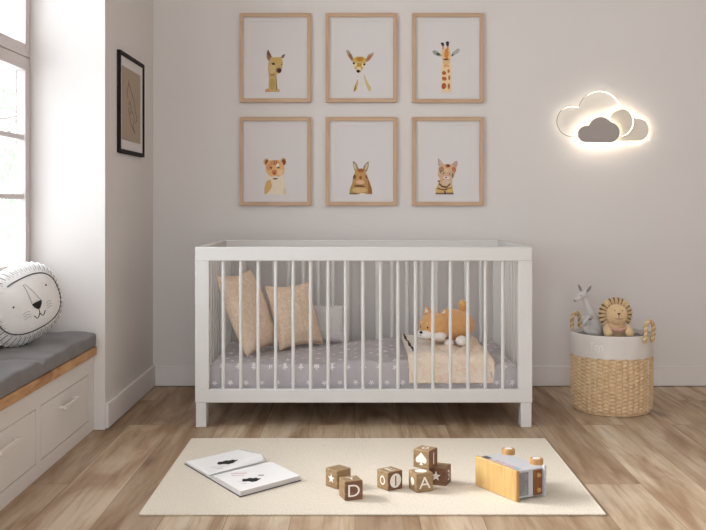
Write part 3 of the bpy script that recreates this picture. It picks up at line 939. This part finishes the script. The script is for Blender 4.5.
# peach blanket over the mattress
def blanket():
    o = thing('baby_blanket', 'peach patterned blanket with cream lining draped on right side of mattress', 'blanket', (.40, 4.36, .262))
    X0, X1 = .222, .590
    prof = []
    ZTp = .298
    for k in range(29): prof.append((4.66-.573*k/28, ZTp))
    for k in range(1, 7):
        a = PI/2 + (PI/2)*k/6; prof.append((4.087+.040*cos(a), ZTp-.040+.040*sin(a)))
    for k in range(1, 13): prof.append((4.047, ZTp-.040-.084*k/12))
    n = len(prof)
    def fn(u, v):
        y, z = prof[int(round(v*(n-1)))]
        x = X0 + (X1-X0)*u
        top = 1 if z > .29 else max(0, (z-.24)/.05)
        side = 1-top
        w = noise.noise(Vector((x*14, y*6, 2))) + .5*noise.noise(Vector((x*34, y*12, 6)))
        fold = .012*math.exp(-((x-.455-.25*(y-4.1))/.018)**2) - .010*math.exp(-((x-.49-.22*(y-4.1))/.02)**2)
        dz = top*(.010*w + fold)
        e = max(0, (u-.86)/.14); dz -= top*.030*e*e
        dy = -side*(.010*noise.noise(Vector((x*26+z*12, z*6, 4)))) + side*.003
        x2 = x + side*.006*noise.noise(Vector((u*3, z*20, 1))) - .012*side*(u-.5)
        if v < .04: dz -= .012
        return (x2-.40, y+dy-4.36, z+dz-.262)
    def mif(u, v):
        i = v*(n-1)
        if i < 27:
            xx = X0+(X1-X0)*u
            s = .004 + .020*(i/27)
            if abs(xx-X0-s-.006) < .0055: return 2
            if xx < .345: return 1
        return 0
    MB().grid(fn, 90, n-1, mif=mif).build('cloth', [M['blanket'], M['lining'], M['thread']], o, smooth=180, solid=.005)
    # the folded layers underneath
    def fl(u, v):
        a = 2*PI*u
        x = -.170+.345*v
        return (x, .01+.27*max(-1, min(1, 1.25*cos(a))), .0115+.0085*sin(a))
    return o
blanket()
bf = MB()
bf.box(-.172, .150, -.285, .262, 0.0, .022)
bl2 = bf.build('folded_layer', M['lining'], bpy.data.objects['baby_blanket'], bevel=.01)

# plush dog
def plush_dog():
    o = thing('plush_dog', 'orange and white plush dog lying on the peach blanket', 'toy', (.411, 4.335, .300))
    fur = M['shiba']; wh = M['shibawhite']
    b = MB().ell((.030, .02, .080), (.102, .078, .074), seg=36, ring=24, fn=lambda d: 1-.10*max(0,-d.z)**2+.03*noise.noise(d*2))
    b.build('body', fur, o, smooth=180)
    hc = Vector((-.054, -.034, .080))
    R = Matrix.Rotation(math.radians(-30), 3, 'Z')     # face looks left and toward the viewer
    def hp(x, y, z): return hc + R @ Vector((x, y, z))
    MB().ell(hc, (.074, .064, .064), R=R, seg=36, ring=24).build('head', fur, o, smooth=180)
    mz = MB()
    mz.ell(hp(-.016, -.052, -.030), (.034, .030, .020), R=R)
    mz.ell(hp(-.046, -.030, -.032), (.026, .028, .022), R=R)
    mz.ell(hp(.034, -.034, -.034), (.036, .028, .021), R=R)
    mz.build('muzzle', wh, o, smooth=180)
    for ex in (-.045, -.005):
        MB().ell(hp(ex, -.0565+.12*(abs(ex+.02)-.02)+(.009 if ex<-.03 else -.004), .002), (.0052, .004, .0062), R=R, seg=12, ring=8).build('eye', M['black'], o, smooth=180)
        MB().ell(hp(ex*.8-.005, -.0525+(.008 if ex<-.03 else -.003), .022), (.007, .004, .004), R=R, seg=12, ring=8).build('brow', wh, o, smooth=180)
    MB().ell(hp(-.030, -.080, -.018), (.0078, .005, .006), R=R, seg=14, ring=8).build('nose', M['black'], o, smooth=180)
    MB().tube([hp(-.038,-.074,-.034), hp(-.029,-.079,-.029), hp(-.020,-.078,-.034)], .0011, 6).build('mouth', M['black'], o)
    for ex, tilt in ((-.036, -10), (.044, 20)):
        er = MB()
        def fe(u, v, ex=ex, tilt=tilt):
            a = 2*PI*u; k = (1-v)
            wd = .026*k**.8*(1+.15*sin(PI*v)); th = .011*k**.6
            p = Vector((cos(a)*wd, sin(a)*th, v*.046))
            p = Matrix.Rotation(math.radians(tilt), 3, 'Y') @ p
            return hp(ex+p.x, .004+p.y, .046+p.z)
        er.grid(fe, 20, 12, wrapu=True)
        e = er.build('ear', fur, o, smooth=180)
        ine = MB()
        ine.add([hp(ex-.010, -.0085, .062), hp(ex+.010, -.0085, .062), hp(ex+math.tan(math.radians(tilt))*.03, -.0055, .081)], [(0,1,2)])
        ine.build('inner_ear', wh, e, solid=.002)
    for (px, py, pz, rx, ry, rz_) in ((.060,-.078,.024,.027,.030,.022), (.004,-.070,.014,.022,.024,.016)):
        MB().ell((px,py,pz), (rx,ry,rz_)).build('paw', wh, o, smooth=180)
    MB().tube([(.070,.03,.140),(.078,.02,.160),(.074,.01,.178),(.066,.0,.184)], [.016,.020,.020,.012], 16).build('tail', fur, o, smooth=180)
    return o
plush_dog()

# ------------------------------------------------------------------ basket with toys
BX, BY, BR_, BH = 1.160, 4.355, .178, .352
basket = thing('storage_basket', 'woven basket with white fabric band and rope handles by the wall', 'basket', (BX, BY, 0))
def weave_fn(u, v):
    a = 2*PI*u
    z = .004 + (.254-.004)*v
    r = BR_*(.955 + .045*min(1, (z/.10))**.6)
    if v < .06: r *= 1-.05*(1-v/.06)
    col = u*40
    c = abs(sin(PI*col))
    row = z/.0165 + .35*abs((col % 1)-.5)*2 + (.5 if int(col) % 2 else 0)
    d = .0085*c**.35*(.25+.75*abs(sin(PI*row))**.7)
    rr = r - .004 + d
    return (rr*cos(a), rr*sin(a), z)
MB().grid(weave_fn, 40*10, 132, wrapu=True).build('woven_body', M['weave'], basket, smooth=70)
bd = MB()
def band_fn(u, v):
    a = 2*PI*u
    seq = [(.0015,.250),(.003,.252),(.0035,.262),(.0035,.34),(.002,.349),(-.001,.352),(-.004,.349),(-.006,.34),(-.007,.10),(-.008,.02),(-.03,.008)]
    t = v*(len(seq)-1); i = min(int(t), len(seq)-2); f = t-i
    dr_, z = seq[i][0]*(1-f)+seq[i+1][0]*f, seq[i][1]*(1-f)+seq[i+1][1]*f
    r = BR_ + dr_ + .0012*noise.noise(Vector((cos(a)*6, sin(a)*6, z*6)))
    return (r*cos(a), r*sin(a), z)
bd.grid(band_fn, 120, 40, wrapu=True)
bd.build('fabric_band', M['band'], basket, smooth=80)
MB().cyl((0,0,.003), (0,0,.012), BR_*.94, n=60).build('bottom', M['weave'], basket)
# print on the band
vs, fs = text_geo('Toys', .050)
tb = MB(); th0 = math.radians(-125)
def onband(p):
    a = th0 + p[0]/(BR_+.004)
    return ((BR_+.0066)*cos(a), (BR_+.0066)*sin(a), .301+p[1])
tb.add([onband((x*.62, y*.95)) for x,y,_ in vs], fs)
tb.build('printed_word', M['bandtext'], basket, smooth=0)
for ang, hgt in ((-49, .080), (131, .082)):
    a = math.radians(ang); hm = MB(); rp = MB()
    ctr = Vector((cos(a), sin(a), 0)); tan = Vector((-sin(a), cos(a), 0))
    base = []
    for k in range(33):
        t = k/32
        if t < .3: s, z = -1, .325 + (.382-.325)*(t/.3)
        elif t > .7: s, z = 1, .325 + (.382-.325)*((1-t)/.3)
        else:
            q = (t-.3)/.4*PI; s, z = -cos(q), .382 + (hgt-.045)*sin(q)
        out = .0125 + (.004 if z > .35 else 0)
        base.append(ctr*(BR_+out) + tan*(s*.030) + Vector((0,0,z)))
    for s in range(3):
        pts = []
        N = 160
        for k in range(N+1):
            t = k/N*32; i = min(int(t), 31); f = t-i
            p = base[i].lerp(base[i+1], f)
            ph = k/N*2*PI*9 + s*2*PI/3
            tg = (base[i+1]-base[i]).normalized(); nA = ctr; nB = tg.cross(nA)
            pts.append(p + nA*(.0052*cos(ph)) + nB*(.0052*sin(ph)))
        rp.tube(pts, .0046, 7, mi=0 if s else 1)
    rp.build('handle', [M['rope'], M['ropepale']], basket)
# white stitching running down below the front handle
st = MB(); a = math.radians(-45)
for k in range(22):
    z = .243-.0105*k
    p = Vector((cos(a), sin(a), 0))*(BR_+.0015-.002*(k/22)) ; q = p*1.0
    st.tube([(p.x, p.y, z), (p.x, p.y, z-.006)], .0019, 6)
st.build('stitching', M['bandtext'], basket)

# grey blanket bunched inside the basket
gb = MB()
def gbf(u, v):
    a = 2*PI*u; r = .168*v
    x, y = r*cos(a), r*sin(a)
    z = .305 + .020*noise.noise(Vector((x*22, y*22, 2))) + .014*noise.noise(Vector((x*45, y*45, 5)))
    z += .022*min(1, v*1.2)*(1-max(0, v-.93)/.07*.8)
    return (x, y, z)
gb.grid(gbf, 120, 36, wrapu=True)
g = gb.build('grey_blanket', M['greyplushdark'], None, smooth=180, solid=.006, loc=(BX, BY, 0))
tag(g, 'grey fleece blanket bunched inside the woven basket', 'blanket')

def lion_toy():
    o = thing('plush_lion', 'tan plush lion with ruffled mane sitting in the basket', 'toy', (1.165, 4.300, .322))
    hz = .4356-.322
    tilt = Matrix.Rotation(math.radians(-8), 3, 'X')
    MB().ell((0, .02, .045), (.052, .045, .060), seg=28, ring=18).build('body', M['lionface'], o, smooth=180)
    MB().ell((0, -.012, hz), (.047, .036, .047), seg=36, ring=24).build('head', M['lionface'], o, smooth=180)
    for k in range(22):
        a = 2*PI*k/22 + .1
        R = Matrix.Rotation(-a, 3, 'Y')
        mp = MB()
        c = Vector((cos(a)*.057, .004, hz+sin(a)*.057))
        mp.ell(c, (.021, .013, .0072), R=R, seg=14, ring=10, mi=0)
        c2 = Vector((cos(a+PI/22)*.056, .012, hz+sin(a+PI/22)*.056))
        R2 = Matrix.Rotation(-(a+PI/22), 3, 'Y')
        mp.ell(c2, (.020, .010, .0068), R=R2, seg=14, ring=10, mi=1)
        mp.build('mane_tuft', [M['manelight'], M['manedark']], o, smooth=180)
    ns = MB(); y = -.0485
    ns.add([(-.008,y,hz+.011),(.008,y,hz+.011),(.0,y-.001,hz+.001)], [(0,1,2)])
    ns.build('nose', M['brownthread'], o, solid=.003)
    mo = MB()
    mo.tube([(0,y,hz+.002),(0,y,hz-.014)], .0010, 6)
    mo.tube([(-.016,y+.003,hz-.013),(-.008,y+.001,hz-.016),(0,y,hz-.0145),(.008,y+.001,hz-.016),(.016,y+.003,hz-.013)], .0010, 6)
    mo.build('mouth', M['brownthread'], o)
    for sx in (-1, 1):
        MB().ell((sx*.017, -.0445, hz+.021), (.0024,.002,.0024), seg=10, ring=6).build('eye', M['black'], o, smooth=180)
        MB().ell((sx*.040, .002, hz+.050), (.013,.008,.013), seg=16, ring=10).build('ear', M['lionface'], o, smooth=180)
        MB().tube([(sx*.040,-.005,.062),(sx*.048,-.030,.050),(sx*.047,-.052,.036),(sx*.044,-.060,.024)], [.014,.016,.018,.014], 16).build('arm', M['lionface'], o, smooth=180)
    sc = MB()
    for k in range(9):
        x = -.032+.064*k/8
        sc.ell((x, -.034-.010*cos(x*30), .060-.012*cos(x*36)), (.009,.008,.010), seg=12, ring=8, mi=0)
    sc.build('scarf', M['pinkfab'], o, smooth=180)
    return o
lion_toy()

def kangaroo():
    o = thing('plush_kangaroo', 'grey plush kangaroo with upright ears standing in the basket', 'toy', (1.070, 4.375, .318))
    # local x to the right, z up ; photo pixel -> local
    def P(px, py, y=0.0):
        d = 4.40
        return Vector(((px-CX)*d/F-1.075, y, (H-(py-CY)*d/F)-.318))
    mb = MB()
    path = [P(596,334), P(595,325), P(592.5,317), P(590,310), P(587.5,304), P(585.5,299), P(584,295)]
    mb.tube(path, [.034,.031,.025,.0195,.0155,.0135,.0120], 20)
    mb.build('body', M['greyplush'], o, smooth=180)
    h = MB()
    R = Matrix.Rotation(math.radians(-24), 3, 'Y')
    h.ell(P(582.5,295), (.025,.018,.018), R=R, fn=lambda d: 1.0)
    h.ell(P(578,298), (.020,.013,.012), R=R)
    h.build('head', M['greyplush'], o, smooth=180)
    MB().ell(P(574.8,300), (.006,.008,.005), seg=12, ring=8).build('nose', M['greyplushdark'], o, smooth=180)
    MB().ell(P(580.5,294.6,-.0165), (.0022,.0018,.0022), seg=8, ring=6).build('eye', M['black'], o, smooth=180)
    for (a, b, c, yy) in ((P(581.5,291), P(579.5,288), P(578.2,284), .006), (P(585.5,292), P(588.2,288.5), P(590.5,285), -.006)):
        e = MB()
        dirv = (c-a).normalized()
        side = Vector((dirv.z, 0, -dirv.x))
        def fe(u, v):
            q = 2*PI*u; L_ = (c-a).length*1.12
            wd = .0115*sin(PI*min(.98, v*.9+.12))**.8*(1-.2*v); th = .0035*(1-v)**.5+.0004
            return a + dirv*(v*L_) + side*(wd*cos(q)) + Vector((0, yy+th*sin(q), 0))
        e.grid(fe, 16, 10, wrapu=True)
        eo = e.build('ear', M['greyplush'], o, smooth=180)
        ie = MB(); 
        def fi(u, v):
            q = 2*PI*u; L_ = (c-a).length*1.0
            wd = .006*sin(PI*min(.98, v*.9+.12))**.8
            return a + dirv*(v*L_+.002) + side*(wd*cos(q)) + Vector((0, yy-.003+.0008*sin(q), 0))
        ie.grid(fi, 12, 8, wrapu=True)
        ie.build('inner_ear', M['greyplushdark'], eo, smooth=180)
    MB().tube([P(589,316,-.024), P(585.5,315,-.040), P(583,319,-.044), P(582,323,-.042)], [.012,.010,.009,.008], 14).build('arm', M['greyplush'], o, smooth=180)
    MB().tube([P(588,317,.020), P(584,318,.020), P(582,322,.018)], [.011,.009,.008], 14).build('arm', M['greyplush'], o, smooth=180)
    MB().tube([P(598,330,0), P(603,327,.03), P(603,321,.05), P(600,316,.06)], [.020,.014,.010,.006], 14).build('tail', M['greyplush'], o, smooth=180)
    for yy in (-.024, .020):
        MB().ell(P(591,331,yy), (.030,.014,.014), R=Matrix.Rotation(math.radians(10),3,'Y')).build('leg', M['greyplush'], o, smooth=180)
    return o
kangaroo()

# ------------------------------------------------------------------ rug and things on it
RZ = .006
rug = thing('rug', 'flat cream rectangular rug on the wooden floor', 'rug', (.052, 3.333, 0))
MB().box(-.698, .698, -.460, .460, .0005, RZ).build('pile', M['rug'], rug, bevel=.003)
hem = MB()
for y in (-.457, .457): hem.box(-.697, .697, y-.004, y+.004, .002, RZ+.0008)
for x in (-.694, .694): hem.box(x-.004, x+.004, -.453, .453, .002, RZ+.0008)
hem.build('hem', M['rug'], rug, bevel=.002)

S = .060
def face_matrix(face):
    h = S/2 + .0004
    if face == 'front': return Matrix.Translation((0,-h,S/2)) @ Matrix.Rotation(PI/2, 4, 'X')
    if face == 'left': return Matrix.Translation((-h,0,S/2)) @ Matrix.Rotation(-PI/2, 4, 'Z') @ Matrix.Rotation(PI/2, 4, 'X')
    if face == 'right': return Matrix.Translation((h,0,S/2)) @ Matrix.Rotation(PI/2, 4, 'Z') @ Matrix.Rotation(PI/2, 4, 'X')
    if face == 'top': return Matrix.Translation((0,0,S+.0004))
def glyph(kind, arg=None, s=1.0):
    if kind == 'text':
        vs, fs = text_geo(arg, .052*s)
        # a slightly bolder cut
        return [(x*1.12, y*1.0, 0) for x,y,_ in vs], fs
    if kind == 'disc':
        n = 36; return [(cos(2*PI*k/n)*.022*s, sin(2*PI*k/n)*.022*s, 0) for k in range(n)], [tuple(range(n))]
    if kind == 'ring':
        n = 30; vs = []
        for k in range(n): vs += [(cos(2*PI*k/n)*.013*s, sin(2*PI*k/n)*.015*s, 0), (cos(2*PI*k/n)*.008*s, sin(2*PI*k/n)*.010*s, 0)]
        return vs, [(2*k, 2*((k+1)%n), 2*((k+1)%n)+1, 2*k+1) for k in range(n)]
    if kind == 'star':
        vs = [(0,0,0)] + [((.017 if k%2==0 else .0075)*s*sin(PI*k/5), (.017 if k%2==0 else .0075)*s*cos(PI*k/5), 0) for k in range(10)]
        return vs, [(0, k+1, (k+1)%10+1) for k in range(10)]
    if kind == 'spade':
        P = []
        for k in range(41):
            t = -1+2*k/40
            P.append(None)
        R_ = []
        pts = [(0,.023),(.004,.018),(.011,.011),(.0185,.004),(.0205,-.004),(.0175,-.011),(.011,-.0125),(.004,-.0095),(.0035,-.013),(.007,-.019),(0,-.0195)]
        rgt = pts; lft = [(-x, y) for x, y in reversed(pts[1:-1])]
        P = [(x*s, y*s, 0) for x, y in rgt+lft]
        return P, [tuple(range(len(P)))]
def block(label, x, y, z, rot, marks, dark=(), name='letter_block'):
    o = thing(name, label, 'toy block', (x, y, z), math.radians(rot), 'wooden letter blocks on the rug')
    mb = MB(); h = S/2
    vs = [(-h,-h,0),(h,-h,0),(h,h,0),(-h,h,0),(-h,-h,S),(h,-h,S),(h,h,S),(-h,h,S)]
    for nm, f in (('bottom',(0,3,2,1)),('top',(4,5,6,7)),('front',(0,1,5,4)),('right',(1,2,6,5)),('back',(2,3,7,6)),('left',(3,0,4,7))):
        mb.add(vs, [f], 1 if nm in dark else 0)
    mb.build('block', [M['blockside'], M['blockdark']], o, bevel=.0035)
    for face, kind, arg, s, c in marks:
        vs, fs = glyph(kind, arg, s)
        g = MB()
        MM = face_matrix(face)
        lift = .0005 if c == 'dark' else 0
        if arg and kind != 'text': MM = MM @ Matrix.Translation(arg)
        g.add([(a, b, lift) for a,b,_ in vs], fs, 0, MM)
        nm = {'text':'painted_letter','disc':'painted_disc','ring':'painted_ring','star':'painted_star','spade':'painted_spade'}[kind]
        g.build(nm, M['white'] if c != 'dark' else M['blockdark'], o, smooth=0)
    return o
BZ = RZ+.0005
block('wooden block with white star on its left face, leftmost on the rug', -.055, 3.156, BZ, 41.9, [('left','star',None,1.0,0)])
block('wooden block with white letter D on its dark front face', -.013, 3.033, BZ, 19, [('front','text','D',1.05,0),('top','text','Y',.8,0)], ('front',))
block('wooden block with a 1 in a white disc, alone mid rug', .113, 3.136, BZ, 37, [('front','disc',None,1.05,0),('front','text','1',.9,'dark'),('left','ring',None,1.0,0),('top','text','E',.9,0)], ('front',))
block('wooden block with white letter A, under the spade block', .213, 3.118, BZ, 21.6, [('front','text','A',1.05,0),('top','disc',None,.9,0),('left','disc',None,.6,0)])
block('dark wooden block with white star, behind right of the A block', .281, 3.189, BZ, -22.3, [('front','star',(-.004,0,0),1.0,0),('right','text','3',.9,0)], ('front','right'))
block('wooden block with white spade, stacked on the A block', .232, 3.171, BZ+S+.0004, -32, [('front','spade',None,1.0,0),('right','text','I',1.05,0),('top','ring',None,.9,0)], ('right',))

# open picture book
book = thing('open_book', 'open white picture book with black cat drawings on the rug', 'book', (-.393, 3.315, RZ+.0005), math.radians(-57.5))
# local x: left page corner -> right cover, along L->B direction ; local y: toward R
Wb, Hb = .455, .250
cv = MB()
cv.box(-Wb/2, Wb/2, -Hb/2, Hb/2, 0, .0022)
cv.build('cover', M['bookcover'], book, bevel=.0006)
sx = -.02 - .0
def page_block(xa, xb, th, name):
    mb = MB()
    def top(u, v):
        x = xa + (xb-xa)*u
        q = abs(x-sx)/abs((xb if abs(xb-sx) > abs(xa-sx) else xa)-sx)
        z = .0024 + th*(1-(1-min(1, q*4))**2*.85) * (1-.06*q)
        y = (-Hb/2+.003) + (Hb-.006)*v
        return x, y, z
    mb.grid(lambda u,v: top(u,v), 30, 10)
    mb.grid(lambda u,v: (top(u,v)[0], top(u,v)[1], .0023), 30, 10)
    for vv in (0, 1):
        mb.grid(lambda u,w,vv=vv: (top(u,vv)[0], top(u,vv)[1], .0023+(top(u,vv)[2]-.0023)*w), 30, 4, mi=1)
    for uu in (0, 1):
        mb.grid(lambda v,w,uu=uu: (top(uu,v)[0], top(uu,v)[1], .0023+(top(uu,v)[2]-.0023)*w), 10, 4, mi=1)
    return mb.build(name, [M['bookpaper'], M['pagegrey']], book, smooth=30), top
pl_, ptop_l = page_block(-Wb/2+.003, sx, .006, 'left_pages')
pr_, ptop_r = page_block(sx, Wb/2-.003, .016, 'right_pages')
# the left pages rise in a soft curl towards the spine at the far end
def curl_h(x, y):
    u = (sx-.003-x)/.20
    if u < 0 or u > 1: return 0
    v = (y+Hb/2)/Hb
    return .0014 + .026*(min(1, u/.12)**.7)*(1-u)**1.2*max(0, v)**1.6
def curl(u, v):
    x = sx - .003 - .20*u; y = -Hb/2+.004 + (Hb-.008)*v
    return (x, y, .0085 + curl_h(x, y))
cp = MB().grid(curl, 36, 16)
pg = cp.build('curled_page', M['bookpaper'], book, smooth=180, solid=.0006)
def surf(x, y):
    if x < sx: return .0085 + curl_h(x, y) + .0011
    q = abs(x-sx)/(Wb/2-sx); return .0024 + .016*(1-(1-min(1, q*4))**2*.85)*(1-.06*q) + .0006
def mark(pts, c, m, name, e=None):
    """a printed shape laid on the pages; pts around c in the page plane, subdivided so it follows the curve"""
    mb = MB(); n = len(pts); N = 6
    vs = [(c[0], c[1], surf(*c))]
    for k in range(1, N+1):
        for (a, b) in pts:
            x, y = c[0]+a*k/N, c[1]+b*k/N; vs.append((x, y, surf(x, y)))
    fs = [(0, 1+i, 1+(i+1)%n) for i in range(n)]
    for k in range(1, N):
        for i in range(n):
            l = (i+1) % n
            fs.append((1+(k-1)*n+i, 1+k*n+i, 1+k*n+l, 1+(k-1)*n+l))
    mb.add(vs, fs)
    return mb.build(name, m, book, smooth=0, solid=.0003)
cat = [(-.024,-.006),(-.018,-.014),(-.004,-.012),(.008,-.019),(.020,-.014),(.026,-.002),(.032,.008),(.022,.010),(.016,.017),(.006,.012),(-.004,.017),(-.012,.009),(-.024,.010)]
def rot2(P, ang, k): return [(k*(x*cos(ang)-y*sin(ang)), k*(x*sin(ang)+y*cos(ang))) for x, y in P]
def book_local(px, py, z):
    d = (H-z)*F/(py-CY); X = (px-CX)*d/F
    v = Matrix.Rotation(-book.rotation_euler.z, 3, 'Z') @ (Vector((X, d, 0)) - Vector((book.location.x, book.location.y, 0)))
    return v.x+.22*v.y, v.y
W1 = math.radians(55)
mark(rot2(cat, W1, 1.4), book_local(226.3, 461.6, RZ+.018), M['black'], 'cat_drawing')
mark(rot2(cat, W1, 1.2), book_local(250.3, 480.0, RZ+.018), M['black'], 'cat_drawing')
mark(rot2([(-.011,-.004),(0,-.006),(.011,-.004),(.011,.004),(0,.005),(-.011,.004)], W1, 1), book_local(261, 475.5, RZ+.018), M['greyink'], 'small_drawing')
def print_line(px, py, w, hh, m, name):
    c = book_local(px, py, RZ+.018); e = Vector((cos(W1), sin(W1)))
    ink = MB(); f = Vector((-sin(W1), cos(W1)))
    K = 9
    for k in range(K):
        o_ = Vector(c) + e*(w*(k/(K-1)-.5)) + f*random.uniform(-.0008,.0008); hw = w/K*.36
        q = [o_-e*hw-f*hh, o_+e*hw-f*hh, o_+e*hw+f*hh, o_-e*hw+f*hh]
        ink.add([(p.x, p.y, surf(p.x, p.y)) for p in q], [(0,1,2,3)])
    ink.build(name, m, book, smooth=0, solid=.0003)
print_line(239, 473.6, .052, .0032, M['redink'], 'red_print')
print_line(238, 475.6, .040, .0022, M['redink'], 'red_print')
for px, py, w in ((217,465.8,.040),(219,467.4,.026),(241,481.8,.026),(244,483.6,.018)):
    print_line(px, py, w, .0011, M['greyink'], 'grey_print')
# the opened book lies slightly skewed
for ch in book.children:
    for v in ch.data.vertices: v.co.x -= .22*v.co.y

# toy van lying on its side
van = thing('toy_van', 'wooden toy van with yellow roof lying on its side, wheels upward', 'toy van', (.499, 2.985, RZ+.0005), 0)
ang = math.atan2(-.865, .504)      # local x runs along the roof toward the viewer
van.rotation_euler = (0, 0, ang)
# local: x from -LEN..0 along roof (0 = near corner), y = depth away (roof face y=0), z up
LEN, VH, VW = .207, .097, .120
rf = MB(); rf.box(-LEN, 0, 0, .012, 0, VH, 0)
rf.build('roof', [M['vanwood']], van, bevel=.003)
MB().box(0, .0035, .0005, .0115, .001, VH-.001).build('roof_edge', M['vanwoodedge'], van, bevel=.001)
bdm = MB()
bdm.prism([(-LEN+.004,.012),(-.006,.012),(-.004,.062),(-.002,.070),(.0,.112),(-.006,.118),(-LEN+.002,.118),(-LEN-.002,.110),(-LEN+.0,.06)], .006, VH-.004, 'z')
bdm.build('body', M['vangrey'], van, bevel=.002)
# windscreen, grille, lamps and bumper on the near end
MB().prism([(-.005,.016),(-.0035,.050),(.000,.050),(-.0015,.016)], .014, VH-.012, 'z').build('windscreen', mat('van_glass_print', rgb(128,124,128), .25, .25, 40), van)
g_ = MB().box(-.003, .0035, .070, .104, .010, VH-.008)
gr_ = g_.build('grille', M['vanbrown'], van, bevel=.001)
for z in (.026, VH-.024):
    MB().cyl((.002, .088, z), (.0085, .088, z), .0072, n=20).build('headlight', M['vanwoodedge'], van, bevel=.001)
MB().box(-.002, .009, .108, .116, .002, VH+.004).build('bumper', M['vangrey'], van, bevel=.0015)
# printed windows on the side that faces up
for x0, x1, y0, y1, m in ((-.200,-.170,.018,.040,M['vanpic']), (-.165,-.148,.018,.034,M['vanpink']), (-.140,-.092,.018,.040,M['vanpink']), (-.082,-.040,.018,.040,M['vanpink']), (-.040,-.018,.020,.036,M['vanblue']), (-.178,-.165,.022,.034,M['vanpic'])):
    MB().box(x0, x1, y0, y1, VH-.0045, VH-.0036).build('side_window', m, van, smooth=0)
for (x, z0, z1) in ((-.045, VH-.006, VH+.013), (-.185, VH-.006, VH+.013), (-.045, .0, .008), (-.180, .0, .008)):
    w = MB().cyl((x, .121, z0), (x, .121, z1), .0215, n=32)
    wo = w.build('wheel', M['vanwoodedge'], van, bevel=.002)
    if z1 > .05: MB().cyl((x, .121, z1-.001), (x, .121, z1+.0012), .0125, n=28).build('hub', M['white'], wo, bevel=.0006)

# ------------------------------------------------------------------ light
world = bpy.data.worlds.new('world'); SC.world = world; world.use_nodes = True
bg = world.node_tree.nodes['Background']
bg.inputs['Color'].default_value = (0.88, 0.945, 1.0, 1); bg.inputs['Strength'].default_value = 4.6
def portal(name, loc, rot, sx_, sy_):
    l = bpy.data.lights.new(name, 'AREA'); l.shape = 'RECTANGLE'; l.size = sx_; l.size_y = sy_
    l.cycles.is_portal = True
    o = bpy.data.objects.new(name, l); COL.objects.link(o); o.location = loc; o.rotation_euler = rot
portal('portal_window', (XN-.1, (YN+YR)/2, (.62+NH)/2), (0, -PI/2, 0), NH-.62, YR-YN)
portal('portal_window', (XN-.1, .8, (.62+NH)/2), (0, -PI/2, 0), NH-.62, 1.9)
portal('portal_room_opening', (-.2, YF-.05, 1.35), (PI/2, 0, 0), 2.0, 2.2)

sl = bpy.data.lights.new('hazy_sun', 'SUN'); sl.energy = 5.0; sl.angle = math.radians(24); sl.color = (1.0, .99, .98)
so_ = bpy.data.objects.new('hazy_sun', sl); COL.objects.link(so_); so_.location = (-4, 2.5, 3.5)
so_.rotation_euler = Vector((1, -.24, -.52)).to_track_quat('-Z', 'Y').to_euler()
SC.view_settings.view_transform = 'Standard'; SC.view_settings.look = 'None'
SC.view_settings.gamma = 1.0; SC.view_settings.use_curve_mapping = False
SC.view_settings.exposure = 0.07
SC.cycles.use_denoising = True
SC.cycles.max_bounces = 10; SC.cycles.diffuse_bounces = 6
SC.cycles.sample_clamp_indirect = 6.0
